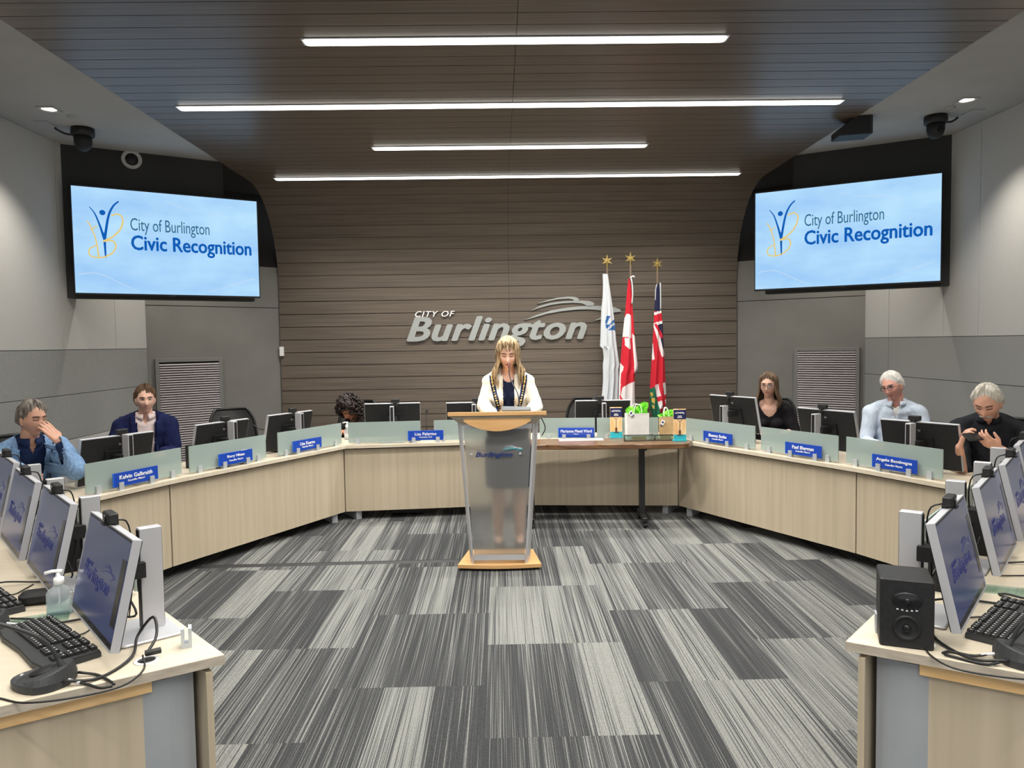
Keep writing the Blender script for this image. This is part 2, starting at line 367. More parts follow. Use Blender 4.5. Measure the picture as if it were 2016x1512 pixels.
# wooden band: ceiling boards, curve and back wall as one swept profile
prof = [(YB, ZC), (8.13, ZC)]
for k in range(1, 15):
    t = k/14*pi/2; prof.append((8.13+(YW-8.13)*sin(t)**1.0, ZC-1.05*(1-cos(t))**1.0))
prof.append((YW, 0))
def along(prof, s):
    for (a, b), (c, d) in zip(prof, prof[1:]):
        L = hypot(c-a, d-b)
        if s <= L+1e-9: return (a+(c-a)*s/L, b+(d-b)*s/L), ((c-a)/L, (d-b)/L)
        s -= L
    return prof[-1], ((prof[-1][0]-prof[-2][0]), 0)
LEN = sum(hypot(c[0]-a[0], c[1]-a[1]) for a, c in zip(prof, prof[1:]))
def boards(mb, s0, s1, pitch=.1524, gap=.007, th=.014):
    s = s0; k = 0
    while s < s1-.01:
        e = min(s+pitch, s1)-gap; (y0, z0), t0 = along(prof, s); (y1, z1), t1 = along(prof, e)
        dy, dz = y1-y0, z1-z0; L = hypot(dy, dz); ny, nz = dz/L*th, -dy/L*th   # toward the room
        if nz > 0 or ny > 0: ny, nz = -abs(ny), -abs(nz)
        xm = AX-.12+(.24 if k % 2 else 0)
        for xa, xb in ((EL, AX-.0015), (AX+.0015, ER)):
            mb.add([(xa, y0, z0), (xb, y0, z0), (xb, y1, z1), (xa, y1, z1), (xa, y0+ny, z0+nz), (xb, y0+ny, z0+nz), (xb, y1+ny, z1+nz), (xa, y1+ny, z1+nz)],
                   [(0, 1, 2, 3), (7, 6, 5, 4), (4, 5, 1, 0), (5, 6, 2, 1), (6, 7, 3, 2), (7, 4, 0, 3)])
        s += pitch; k += 1
scut = 8.13-YB
scut = round(scut/.1524)*.1524
def backing(mb, s0, s1):
    n = 40; pts = [along(prof, s0+(s1-s0)*k/n) for k in range(n+1)]
    for ((y0, z0), t0), ((y1, z1), t1) in zip(pts, pts[1:]):
        o = [t0[1]*-.004, t0[0]*.004]
        for (ya, za, yb, zb) in ((y0, z0+.003, y1, z1+.003),):
            q = .06; n0 = (-t0[1]*q, t0[0]*q); n1 = (-t1[1]*q, t1[0]*q)
            mb.add([(EL, y0, z0), (ER, y0, z0), (ER, y1, z1), (EL, y1, z1), (EL, y0+n0[0], z0+n0[1]), (ER, y0+n0[0], z0+n0[1]), (ER, y1+n1[0], z1+n1[1]), (EL, y1+n1[0], z1+n1[1])],
                   [(3, 2, 1, 0), (4, 5, 6, 7), (0, 4, 7, 3), (1, 2, 6, 5)])
mb = MB(); boards(mb, 0, scut); mb.mi = 1; backing(mb, 0, scut); mb.build('ceiling', [M['wallwood'], M['groove']], kind='structure')
mb = MB(); boards(mb, scut, LEN); mb.mi = 1; backing(mb, scut, LEN); mb.build('wall_back', [M['wallwood'], M['groove']], kind='structure')
# plain painted ceiling either side, its front edge seen past the wooden band
c = MB(); c.prism([(XL-.2, YB), (EL, YB), (EL, 7.40), (XL-.2, 6.60)], ZC, ZC+.1); c.prism([(ER, YB), (XR+.2, YB), (XR+.2, 6.60), (ER, 7.40)], ZC, ZC+.1)
c.mi = 1; c.prism([(XL-.2, 6.60), (EL, 7.40), (EL, 9.4), (XL-.2, 9.4)], ZC, ZC+.1); c.prism([(ER, 7.40), (XR+.2, 6.60), (XR+.2, 9.4), (ER, 9.4)], ZC, ZC+.1)  # ceiling behind the bulkheads coloured near-black to stand in for cavity shade
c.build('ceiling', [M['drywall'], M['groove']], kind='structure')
# side walls with fabric acoustic panels
def sidewall(name, x, sgn, splits_top, splits_mid, y1):
    m = MB(); m.mi = 0; m.box((x-sgn*.10, (YB+y1)/2, ZC/2), (.14, y1-YB, ZC))
    def panel(ya, yb, za, zb, mi): m.mi = mi; m.box((x-sgn*.018, (ya+yb)/2, (za+zb)/2), (.036, yb-ya-.005, zb-za-.005))
    for sp, za, zb, mi in ((splits_top, 1.68, ZC, 1), (splits_mid, 1.29, 1.68, 2), (splits_mid, .90, 1.29, 2), (splits_top, .0, .90, 1)):
        ys = [YB]+sorted(sp)+[y1]
        for a, b in zip(ys, ys[1:]): panel(a, b, za, zb, mi)
    m.build(name, [M['groove'], M['fabL'], M['fabD']], kind='structure')
sidewall('wall_left', XL, 1, [-1.4, .39, 2.17, 3.95, 5.68, 6.56, 7.46], [.4, 2.9, 5.2], 8.12)
sidewall('wall_right', XR, -1, [-1.3, .4, 2.2, 4.0, 5.4, 6.25, 6.75, 7.7], [.4, 2.9, 5.2, 7.7], 8.22)
# angled grey walls beside the wooden wall
def angled(name, A, B):
    m = MB(); d = Vector((B[0]-A[0], B[1]-A[1], 0)); L = d.length; d.normalize(); n = Vector((d.y, -d.x, 0))
    if n.y > 0: n = -n
    a = Vector((A[0], A[1], 0)); b = Vector((B[0], B[1], 0))
    def slab(za, zb, t):
        p = [a, b, b-n*.1, a-n*.1]; p = [q+n*t if i < 2 else q for i, q in enumerate(p)]
        m.prism([(q.x, q.y) for q in p], za, zb)
    slab(0, 2.137, .004); slab(2.145, 2.62, 0.004); m.mi = 2; slab(2.62, ZC, .004); m.mi = 1; slab(2.13, 2.15, 0)  # top band of the grey wall coloured near-black, shade painted in
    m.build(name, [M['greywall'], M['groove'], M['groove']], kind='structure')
LA, LB = (XL, 8.10), (EL, YW+.02)
RA, RB = (XR, 8.20), (ER, YW+.02)
angled('wall_back_left', LA, LB); angled('wall_back_right', RA, RB)
# hanging charcoal bulkheads that carry the televisions
BL = ((XL, 6.655), (-2.40, 7.50)); BR = ((XR, 6.66), (2.65, 7.49))
def bulkhead(name, P0, P1, xe):
    a = Vector((*P0, 0)); b = Vector((*P1, 0)); d = (b-a).normalized(); n = Vector((-d.y, d.x, 0)); n = n if n.y > 0 else -n
    t = (xe-a.x)/d.x; e = a+d*t            # stops at the wooden band at full height
    m = MB(); m.prism([(q.x, q.y) for q in (a, e, e+n*.12, a+n*.12)], 2.13, ZC)
    m.prism([(q.x, q.y) for q in (e-d*.01, b, b+n*.12, e-d*.01+n*.12)], 2.13, 3.10)
    m.build(name, M['charcoal'], kind='structure')
bulkhead('trim_1', *BL, EL); bulkhead('trim_2', *BR, ER)
# louvred grilles
def grille(P0, P1, px0, px1, py, label):
    a = at_plane(px0, py, P0, P1); b = at_plane(px1, py, P0, P1); ztop = (a.z+b.z)/2
    c = (a+b)/2; d = (b-a); W = hypot(d.x, d.y); ang = atan2(d.y, d.x)
    if px0 > 1000: pass
    t = thing('ventilation_grille', label, 'grille', (c.x, c.y, 0), ang)
    nrm = Vector((sin(ang), -cos(ang), 0))
    H = ztop-.12; fr = MB(); y = -.02
    for x in (-1, 1): fr.box((x*(W/2-.02), y, .12+H/2), (.04, .03, H))
    fr.box((0, y, ztop-.02), (W-.08, .03, .04)); fr.box((0, y, .14), (W-.08, .03, .04)); fr.build('frame', M['greymetalD'], t, bevel=.002)
    lv = MB(); z = .18; Mx = None
    while z < ztop-.045:
        lv.add([(-W/2+.04, -.036, z-.004), (W/2-.04, -.036, z-.004), (W/2-.04, -.014, z+.006), (-W/2+.04, -.014, z+.006), (-W/2+.04, -.036, z-.012), (W/2-.04, -.036, z-.012), (W/2-.04, -.014, z+.003), (-W/2+.04, -.014, z+.003)],
               [(0, 1, 2, 3), (7, 6, 5, 4), (0, 4, 5, 1), (2, 6, 7, 3)]); z += .026
    lv.build('louvres', M['louvre'], t)
    bk = MB(); bk.box((0, -.0045, .12+H/2), (W-.07, .003, H-.02)); bk.build('backing', M['groove'], t)
M['greymetalD'] = mat('grey painted frame', (.19, .185, .18), .5); M['louvre'] = mat('warm grey louvre', (.52, .48, .49), .5)
grille(LA, LB, 303, 435.5, 705, 'grey louvred ventilation grille in the angled wall behind the man in the navy suit')
grille(RB, RA, 1565, 1694, 684, 'grey louvred ventilation grille in the angled wall behind the right arm of the desk')
# ceiling strip lights
SL = ['short ceiling strip light nearest the camera', 'long ceiling strip light, the second row from the camera and the longest looking', 'short ceiling strip light in the third row, smallest of the four', 'long ceiling strip light at the start of the curve, closest to the wood wall']
SL += ['ceiling strip light overhead, %s row counting back from the nearest visible one' % q for q in ('first', 'second', 'third', 'fourth', 'fifth')]
for (yy, ln), lb in zip(STRIPS, SL):
    t = thing('strip_light', lb, 'ceiling light', (AX, yy, ZC))
    h = MB(); h.box((0, .045, -.014), (ln+.03, .008, .012)); h.box((0, -.045, -.014), (ln+.03, .008, .012)); h.box((ln/2+.01, 0, -.014), (.008, .09, .012)); h.box((-ln/2-.01, 0, -.014), (.008, .09, .012)); h.build('housing', M['silver'], t)
    d = MB(); d.rbox((0, 0, -.020), (ln, .078, .016), .02); d.build('diffuser', M['striplens'], t)
# downlights, blank caps
DLAB = ['square recessed downlight in the left painted ceiling, beyond the black dome camera toward the room', None, None, 'square recessed downlight in the right painted ceiling, near the black dome camera', None, None]
for (x, y), lb in zip(DOWNL+DOWNH, DLAB+[None, None]):
    side = 'left' if x < 0 else 'right'
    lb = lb or {3.6: 'recessed square downlight overhead beside the %s wall, out past the visible one' % side, 1.5: 'recessed square downlight beside the %s wall, level with the camera' % side, 7.65: 'recessed downlight hidden behind the %s television bulkhead' % side}[y]
    t = thing('recessed_downlight', lb, 'ceiling light', (x, y, ZC))
    fr = MB()
    for sx, sy, a, b in ((0, 1, .13, .012), (0, -1, .13, .012), (1, 0, .012, .106), (-1, 0, .012, .106)): fr.box((sx*.059, sy*.059, -.004), (a, b, .008))
    fr.build('frame', M['drywall'], t)
    r = MB(); r.lathe([(.05, -.003), (.035, -.001), (.0, -.0005)], 20); r.build('reflector', M['bulb'], t)
for x, y, s in ((-3.21, 5.88, 'left'), (3.51, 5.88, 'right')):
    m = MB(); m.lathe([(.0, -.012), (.04, -.010), (.042, -.002), (.042, 0)], 24, T(x, y, ZC)); m.build('sprinkler_cover', M['drywall'], label='flat round sprinkler cover plate beside the downlight on the %s ceiling' % s, cat='sprinkler cover')
for x, y, s in ((-3.52, 6.05, 'left'), (3.77, 6.0, 'right')):
    m = MB(); m.box((x, y, ZC-.004), (.10, .14, .008)); m.build('access_hatch', M['drywall'], label='small square ceiling hatch by the dome camera near the %s wall' % s, cat='hatch')
# dome cameras
def domecam(x, y, s, rz):
    t = thing('dome_camera', 'black ceiling mounted dome camera above the %s television' % s, 'camera', (x, y, ZC), rz)
    b = MB(); b.lathe([(.0, -.001), (.085, -.001), (.088, -.03), (.085, -.062), (.06, -.066), (0, -.066)], 28); b.build('mount', M['black'], t)
    h = MB(); h.lathe([(0, -.18), (.03, -.176), (.055, -.155), (.066, -.12), (.068, -.06), (.06, -.058), (0, -.058)], 24); h.build('camera_head', M['black2'], t)
    l = MB(); l.cyl((0, -.055, -.12), (0, -.075, -.12), .022); l.build('lens', M['screendark'], t)
    c = MB(); c.tube(bez([(.07, .0, -.05), (.13, .01, -.045), (.18, .03, -.02), (.2, .04, -.004)], 10), .008); c.build('cable', M['black'], t)
domecam(-3.31, 6.20, 'left', pi); domecam(3.53, 6.10, 'right', 0)
# ceiling speaker ring on the left bulkhead
q = at_plane(259, 314, *BL); d = Vector((BL[1][0]-BL[0][0], BL[1][1]-BL[0][1], 0)).normalized(); ang = atan2(d.y, d.x)
t = thing('round_speaker', 'round white ringed speaker on the charcoal bulkhead above the left television', 'speaker', tuple(q), ang)
Mq = RX(pi/2)
r = MB(); r.lathe([(.052, .0), (.085, .0), (.085, .012), (.075, .018), (.055, .015), (.052, 0)], 28, Mq); r.build('ring', M['fabL'], t)
r = MB(); r.lathe([(0, .004), (.053, .004), (.053, .01), (.02, .012), (0, .02)], 24, Mq); r.build('cone', M['black2'], t)
# black box hanging on the right edge of the ceiling
q = at_z(1668, 232, ZC)
t = thing('ceiling_speaker', 'black angular box speaker bracketed to the ceiling edge right of the strip lights', 'speaker', (q.x+.05, q.y+.02, ZC), radians(-6))
m = MB(); poly = [(-.13, -.155), (.13, -.145), (.13, .0), (.0, -.004), (-.13, -.10)]
m.add([(x, y, z) for y in (-.09, .11) for x, z in poly], [(0, 1, 2, 3, 4), (9, 8, 7, 6, 5)]+[(i, i+5, (i+1) % 5+5, (i+1) % 5) for i in range(5)]); m.build('cabinet', M['black2'], t, bevel=.006)
m = MB(); m.box((.115, -.092, -.075), (.012, .006, .13)); m.build('grille_edge', M['dgrey'], t)
m = MB(); m.tube(bez([(.03, 0, -.01), (.045, -.02, .0), (.075, -.03, -.003), (.07, 0, -.01)], 12), .006); m.build('cable_loop', M['black'], t)
# wall switch
q = at_y(552, 692, YW-.02)
m = MB(); m.rbox((q.x+.02, YW-.03, q.z), (.05, .03, .11), .004); m.build('wall_switch', M['white'], label='small white control box at the left edge of the wood wall', cat='switch')
# ------------------------------------------------------------------ wall logo
def swoosh(mb, s, ox, oz, th, M_=None):   # outlines in logo units; s metres per unit, -Y faces the viewer
    P = [[(1213, 165), (1290, 137), (1380, 114), (1480, 103), (1540, 105), (1572, 116), (1578, 130), (1562, 141), (1535, 138), (1525, 126), (1490, 119), (1400, 124), (1300, 144)],
         [(1158, 225), (1240, 182), (1330, 157), (1440, 143), (1520, 139), (1600, 136), (1665, 140), (1700, 152), (1710, 168), (1692, 186), (1645, 187), (1634, 173), (1600, 160), (1520, 154), (1420, 160), (1320, 176), (1230, 200)],
         [(1100, 305), (1220, 256), (1340, 220), (1480, 196), (1600, 185), (1700, 181), (1800, 181), (1880, 192), (1935, 215), (1940, 232), (1880, 240), (1800, 228), (1750, 219), (1660, 212), (1560, 214), (1420, 228), (1300, 250), (1180, 284)],
         [(1705, 310), (1750, 290), (1800, 262), (1850, 240), (1880, 236), (1860, 250), (1810, 276), (1760, 298)]]
    for p in P:
        q = [((x-95)*s+ox, -(500-y-.0135*(x-95))*s*-1+oz) for x, y in p]
        mb.prism(q, -th, 0, (M_ or I4) @ RX(pi/2))
S = .001392
t = thing('wall_logo', 'silver raised CITY OF Burlington lettering with wave on the wood wall', 'sign', (-1.1, YW-.03, 1.700))
put('lettering', text_mesh('Burlington', 2.165, .385, .012, .32, .034, mat=M['logosilver'], space=1.06), t, T(-.01, 0, -.075))
put('small_lettering', text_mesh('CITY OF', .475, .070, .008, .3, .012, mat=M['ivory'] if 'ivory' in M else M['white'], space=1.15), t, T(.098, 0, .308))
m = MB(); swoosh(m, S, 0, 0, .02); m.build('wave', M['logosilver'], t)
# ------------------------------------------------------------------ televisions
def strokes(mb, pts, w0, w1, y=0, n=18, taper=True):
    P = bez([(x, 0, z) for x, z in pts], n); L = len(P)
    lt = []; rt = []
    for i, p in enumerate(P):
        d = (P[min(i+1, L-1)]-P[max(i-1, 0)]).normalized(); nn = Vector((-d.z, 0, d.x)); k = i/(L-1)
        ww = (w0+(w1-w0)*k)/2; lt.append(p+nn*ww); rt.append(p-nn*ww)
    vs = [(p.x, y, p.z) for p in lt]+[(p.x, y, p.z) for p in rt]
    mb.add(vs, [(i, i+1, L+i+1, L+i) for i in range(L-1)]); mb.add(vs, [(L+i, L+i+1, i+1, i) for i in range(L-1)])
def slide(parent, W, H, y):
    u = W/345.0                       # slide drawn 345 wide, origin bottom-left at (-W/2, 0)
    def X(x): return -W/2+x*u
    def Z(z): return H-z*H/194.0
    put('slide_title', text_mesh('City of Burlington', u*148, H/194*31, .0006, 0, 0, mat=M['tvteal'], space=.98), parent, T(X(99), y, Z(82)))
    put('slide_subtitle', text_mesh('Civic Recognition', u*232, H/194*37, .0006, 0, .026, mat=M['tvblue'], space=1.0), parent, T(X(99), y, Z(120)))
    b = MB()
    strokes(b, [(X(29), Z(36)), (X(38), Z(48)), (X(46), Z(70)), (X(52), Z(92))], .006*W/1.6, .021, y-.001)
    strokes(b, [(X(80), Z(22)), (X(70), Z(32)), (X(61), Z(52)), (X(53), Z(94))], .012, .022, y-.001)
    strokes(b, [(X(52.5), Z(82)), (X(53), Z(104)), (X(53.5), Z(128))], .026, .012, y-.0012)
    b.ball((X(51), y, Z(45)), (.024*W/1.6, .0015, .024*W/1.6), 20, 10); b.build('slide_figure', M['tvblue'], parent)
    g = MB()
    strokes(g, [(X(66), Z(50)), (X(78), Z(46)), (X(86), Z(54)), (X(82), Z(72)), (X(68), Z(88)), (X(50), Z(98))], .012, .014, y-.002, 26)
    strokes(g, [(X(50), Z(98)), (X(66), Z(96)), (X(72), Z(106)), (X(64), Z(120)), (X(46), Z(128)), (X(28), Z(126)), (X(26), Z(114)), (X(38), Z(106))], .014, .010, y-.002, 30)
    strokes(g, [(X(24), Z(62)), (X(30), Z(72)), (X(38), Z(96)), (X(42), Z(130))], .009, .012, y-.0022)
    strokes(g, [(X(30), Z(78)), (X(36), Z(74)), (X(42), Z(70))], .012, .006, y-.0022)
    g.build('slide_emblem', M['tvgold'], parent)
    p = MB()
    strokes(p, [(X(164), Z(14)), (X(200), Z(26)), (X(240), Z(30)), (X(285), Z(38))], .004, .002, y-.0008)
    strokes(p, [(X(6), Z(160)), (X(40), Z(158)), (X(80), Z(176)), (X(110), Z(190))], .006, .003, y-.0008)
    strokes(p, [(X(240), Z(188)), (X(290), Z(172)), (X(335), Z(158))], .003, .005, y-.0008)
    p.build('slide_lines', M['tvpale'], parent)
def tv(P0, P1, pxa, pya, pxb, pyb, side):
    o = .10; d = Vector((P1[0]-P0[0], P1[1]-P0[1], 0)).normalized(); n = Vector((d.y, -d.x, 0)); n = n if n.y < 0 else -n
    A = (P0[0]+n.x*o, P0[1]+n.y*o); B = (P1[0]+n.x*o, P1[1]+n.y*o)
    a = at_plane(pxa, pya, A, B); b = at_plane(pxb, pyb, A, B); c = (a+b)/2; W = hypot(b.x-a.x, b.y-a.y); H = W*.5625*1.045
    print('TV', side, 'W', round(W, 3), 'z', a.z, b.z)
    dd = (b-a); ang = atan2(dd.y, dd.x)
    zb = (a.z+b.z)/2+.006
    t = thing('television', 'large %s wall television showing the light blue Civic Recognition slide' % side, 'television', (c.x, c.y, zb), ang)
    m = MB(); m.rbox((0, .03, H/2), (W+.022, .055, H+.03), .006); m.build('casing', M['black'], t)
    m = MB(); m.box((0, .000, H/2), (W, .004, H)); m.build('screen', M['tv'], t)
    m = MB(); m.box((0, .003, -.012), (.05, .008, .012)); m.build('sensor', M['dgrey'], t)
    m = MB(); m.box((0, .078, H/2), (.5, .045, .4)); m.build('wall_bracket', M['black2'], t)
    slide(t, W, H, -.003)
tv(BL[0], BL[1], 149, 575, 511, 587, 'left')
tv(BR[1], BR[0], 1487, 570, 1851, 555, 'right')
# ------------------------------------------------------------------ horseshoe of desks
ZT = .73; K_ = .979; SX = .103
def V2(x, y): return Vector((x*K_, y*K_))
NL, KL, ML, JL, AC = V2(-.887, 2.355), V2(-2.854, 4.545), V2(-2.433, 5.58), V2(-1.515, 7.33), V2(.105, 7.49)
mir = lambda p: Vector((2*SX-p.x, p.y))
NR, KR, MR, JR = mir(NL), mir(KL), mir(ML), mir(JL)
def offs(pts, d, cl=None):            # offset an open polyline to its left by d
    out = []
    for i, p in enumerate(pts):
        ns = []
        if i > 0: a = (pts[i]-pts[i-1]).normalized(); ns.append(Vector((-a.y, a.x)))
        if i < len(pts)-1: a = (pts[i+1]-pts[i]).normalized(); ns.append(Vector((-a.y, a.x)))
        n = sum(ns, Vector((0, 0))); n.normalize(); out.append(p+n*(d/n.dot(ns[0])))
    return out
ring = [NL, KL, ML, JL, AC, JR, MR, KR, NR]
outer = offs(ring, .62)
eL = Vector((-.84, -.54)); eR = Vector((.84, -.54))
outer[0] = NL+eL*.74; outer[-1] = NR+eR*.74
def inset(d): return offs(ring, d)
def desk(name, idx, label, ends=()):
    t = thing(name, label, 'desk', (0, 0, 0))
    inn = [ring[i] for i in idx]; out = [outer[i] for i in idx]
    poly = [tuple(p) for p in inn]+[tuple(p) for p in out[::-1]]
    m = MB(); m.prism(poly, ZT-.032, ZT); m.build('worktop', M['mapletop'], t, bevel=.002)
    # edge banding a hair outside the top along the inner side
    eb = MB()
    for a, b in zip(inn, inn[1:]):
        d = (b-a).normalized(); n = Vector((d.y, -d.x)); q = [a, b, b+n*.0015, a+n*.0015]
        eb.prism([tuple(p) for p in q], ZT-.031, ZT-.002)
    if 'end' in ends:
        a, b = (inn[0], out[0]) if idx[0] == 0 else (inn[-1], out[-1])
        d = (b-a).normalized(); n = Vector((d.y, -d.x)) if idx[-1] == 8 else Vector((-d.y, d.x))
        if n.y > 0: n = -n
        eb.prism([tuple(p) for p in (a, b, b+n*.0015, a+n*.0015)], ZT-.031, ZT-.002)
    eb.build('edge_banding', M['edge'] if 'end' in ends else M['mapletop'], t)
    A1 = inset(.035); A2 = inset(.055)
    for i in idx[:-1]:
        a, b, c, d = A1[i], A1[i+1], A2[i+1], A2[i]
        u = (b-a).normalized()*.006; m = MB(); m.prism([tuple(a+u), tuple(b-u), tuple(c-u), tuple(d+u)], .085, ZT-.045)
        m.build('front_panel', M['maple'], t)
        g = MB(); B1 = inset(.06); B2 = inset(.10)
        u = u*40; g.prism([tuple(B1[i]+u), tuple(B1[i+1]-u), tuple(B2[i+1]-u), tuple(B2[i]+u)], ZT-.10, ZT-.034); g.build('rail', M['black'], t)
    for i, s in ((idx[0], 1), (idx[-1], -1)):
        j = i+s
        if (i in (0, 8)): continue
        dd = (ring[j]-ring[i]).normalized(); a = inset(.12)[i]+dd*.14; L_ = MB()
        nn = (outer[i]-ring[i]).normalized()
        Mx = T(a.x+nn.x*.18, a.y+nn.y*.18, 0) @ RZ(atan2(nn.y, nn.x))
        L_.box((0, 0, .04), (.5, .055, .08), Mx); L_.box((.02, 0, ZT/2), (.28, .03, ZT-.08), Mx); L_.build('leg', M['greymetal'], t, bevel=.003)
    return t
DL = desk('desk', [0, 1], 'left near arm of the maple horseshoe desk, carrying four silver monitors', ('end',))
desk('desk', [1, 2, 3], 'left far arm of the maple horseshoe desk with three blue nameplates')
desk('desk', [3, 4, 5], 'centre section of the horseshoe desk behind the lectern and walnut table')
desk('desk', [5, 6, 7], 'right far arm of the maple horseshoe desk with three blue nameplates')
DR = desk('desk', [7, 8], 'right near arm of the horseshoe desk with the black speaker on its corner', ('end',))
# end details of the two near arms: pine batten, grey metal leg panel, end panel, cut edge of the front panel
def endbits(t, N, e, sgn):
    d = Vector((-.668*sgn, .744)); ang = atan2(e.y, e.x)      # d runs along the inner edge
    def W(u, v): p = N+e*u+d*v; return (p.x, p.y)
    m = MB(); m.prism([W(.20, .022), W(.74, .022), W(.74, .05), W(.20, .05)], ZT-.072, ZT-.033); m.build('batten', M['batten'], t, label='raw orange pine batten under the worktop end')
    m = MB()
    pts = [W(.075+.155*k/8, .028+.035*(1-sin(pi*k/8*.62+.35))) for k in range(9)]; back = [W(.075+.155*k/8, .10) for k in range(9)][::-1]
    m.prism(pts+back, 0.0, ZT-.045); m.build('leg_panel', M['greymetal'], t, label='grey metal leg panel')
    m = MB(); m.prism([W(.222, .035), W(.72, .035), W(.72, .055), W(.222, .055)], .02, ZT-.034); m.build('end_panel', M['maple'], t)
    m = MB(); m.prism([W(.028, .045), W(.048, .045), W(.048, .0485), W(.028, .0485)], .085, ZT-.046); m.build('panel_edge', M['edge'], t)
    m = MB(); m.prism([W(.052, .12), W(.22, .12), W(.22, .13), W(.052, .13)], .02, ZT-.035); m.build('dark_recess', M['black'], t)  # black sheet stands in for the shade of the open gap
endbits(DL, NL, eL, 1); endbits(DR, NR, eR, -1)
# ------------------------------------------------------------------ lettering blocks reused
def wave_small(parent, Wd, mat_, M_):
    m = MB(); s = Wd/1550
    swoosh(m, s, 0, 0, .001); o = m.build('wave', mat_, parent); o.matrix_local = M_; return o
# ------------------------------------------------------------------ monitors
def make_monitor(label, group, loc, rz, lettering=True):
    t = thing('monitor', label, 'monitor', loc, rz, group)
    b = MB(); b.rbox((0, .03, .005), (.24, .19, .010), .012); b.build('base', M['silver'], t)
    p = MB(); p.rbox((0, 0, .18), (.04, .07, .345), .003); p.build('post', M['silver'], t)
    p2 = MB(); p2.box((0, -.0355, .18), (.026, .003, .33)); p2.box((0, .0355, .18), (.03, .003, .33)); p2.build('post_channel', M['black'], t)
    a = MB(); a.box((0, .085, .22), (.09, .12, .05)); a.build('arm', M['black2'], t)
    tilt = T(0, .185, .055) @ RX(radians(13))
    dsp = MB(); dsp.rbox((0, -.012, .165), (.54, .022, .33), .003, tilt); o = dsp.build('display', M['black2'], t)
    s = MB(); s.box((0, -.006, .3312), (.542, .026, .003), tilt); s.box((-.2715, -.006, .165), (.003, .026, .333), tilt); s.box((.2715, -.006, .165), (.003, .026, .333), tilt); s.box((0, -.006, -.001), (.542, .026, .003), tilt); s.build('rim', M['silver'], o)
    s = MB(); s.box((0, .001, .165), (.536, .006, .326), tilt); s.build('bezel', M['screendark'], o)
    s = MB(); s.box((0, .005, .172), (.525, .003, .297)); q = s.build('screen', M['desk'], o); q.matrix_local = tilt
    if lettering:
        F = tilt @ T(0, .0075, 0) @ RZ(pi)
        put('lettering', M_BURL, o, F @ T(-.20, 0, .115)); put('small_lettering', M_CITY, o, F @ T(-.185, 0, .175))
        wave_small(o, .30, M['deskink'], F @ T(-.185, 0, .145))
        s = MB(); s.box((-.235, .0068, .165), (.045, .001, .20), tilt); s.build('side_bar', M['screendark'], o)
    h = MB(); h.box((0, -.026, .15), (.2, .014, .16), tilt); h.build('housing', M['black'], o)
    put('maker_mark', M_HP, o, tilt @ T(-.005, -.0245, .262))
    return t
M_BURL = text_mesh('Burlington', .33, .062, .0006, .3, .012, mat=M['deskink'], space=1.06); M_CITY = text_mesh('CITY OF', .085, .014, .0006, .3, .01, mat=M['deskink'])
M_HP = text_mesh('hp', .022, .022, .0006, .3, 0, mat=M['silver'])
def set_height(t, ztop):             # raise or lower the display to its own setting
    dz = ztop-(ZT+.375)
    for c in t.children:
        n = c.name.split('.')[0]
        if n in ('display', 'arm'): c.location.z += dz
mon0 = None
def monitor(loc, rz, label, group, ztop):
    global mon0
    if mon0 is None: mon0 = make_monitor(label, group, loc, rz); t = mon0; t0 = True
    else: t = dup(mon0, loc, rz, label, group)
    for c in t.children:
        n = c.name.split('.')[0]
        if n in ('display', 'arm'): c.location.z = 0
    set_height(t, ztop); return t
def make_webcam(label, loc, rz):
    t = thing('webcam', label, 'webcam', loc, rz, 'webcams clipped on the monitors')
    m = MB(); m.rbox((0, .005, .022), (.085, .032, .034), .008); m.build('body', M['black2'], t)
    m = MB(); m.box((0, -.012, -.012), (.04, .006, .05)); m.box((0, -.02, -.03), (.03, .03, .006), RX(0)); m.box((0, .01, .002), (.04, .04, .006)); m.build('clip', M['black'], t)
    m = MB(); m.cyl((0, .02, .022), (0, .025, .022), .012); m.build('lens', M['screendark'], t)
    m = MB(); m.tube(bez([(0, -.012, .01), (.02, -.05, -.01), (.01, -.06, -.10), (-.015, -.05, -.2), (.01, -.04, -.33)], 14), .0028, 6); m.build('cable', M['black'], t)
    return t
wc0 = None
def webcam(monT, off, ztop, label):
    global wc0
    ang = monT.rotation_euler.z; p = monT.location+Matrix.Rotation(ang, 3, 'Z') @ Vector((off, .105, 0)); p.z = ztop+.004
    if wc0 is None: wc0 = make_webcam(label, p, ang); return wc0
    return dup(wc0, p, ang, label)
def face_dir(n): return atan2(n.y, n.x)-pi/2
# near arms, four each side
def armpos(side, t_, n_):
    N = NL if side < 0 else NR; d = Vector((.668*side, .744)); n = Vector((.744*side, -.668))
    p = N+d*t_+n*n_; return p, n
NAMES = {0: 'nearest the camera', 1: 'second from the camera', 2: 'third from the camera', 3: 'farthest, by the desk bend'}
TS = [.38, 1.12, 1.72, 2.30]
MONS = {}
for side, sn in ((-1, 'left'), (1, 'right')):
    for k, tt in enumerate(TS):
        p, n = armpos(side, tt+(.02 if side > 0 and k == 0 else 0), .09 if k < 3 else .07); zt = [1.104, 1.104, 1.11, 1.13][k]
        lb = 'silver rimmed monitor on the %s near arm of the desk, %s' % (sn, NAMES[k])
        mt = monitor((p.x, p.y, ZT), face_dir(n)+side*radians(2), lb, 'monitors facing outward on the near arms', zt)
        MONS[(side, k)] = mt
        webcam(mt, side*-.0 + (.02 if side < 0 else -.02), zt, 'black webcam clipped on the %s arm monitor %s' % (sn, NAMES[k]))
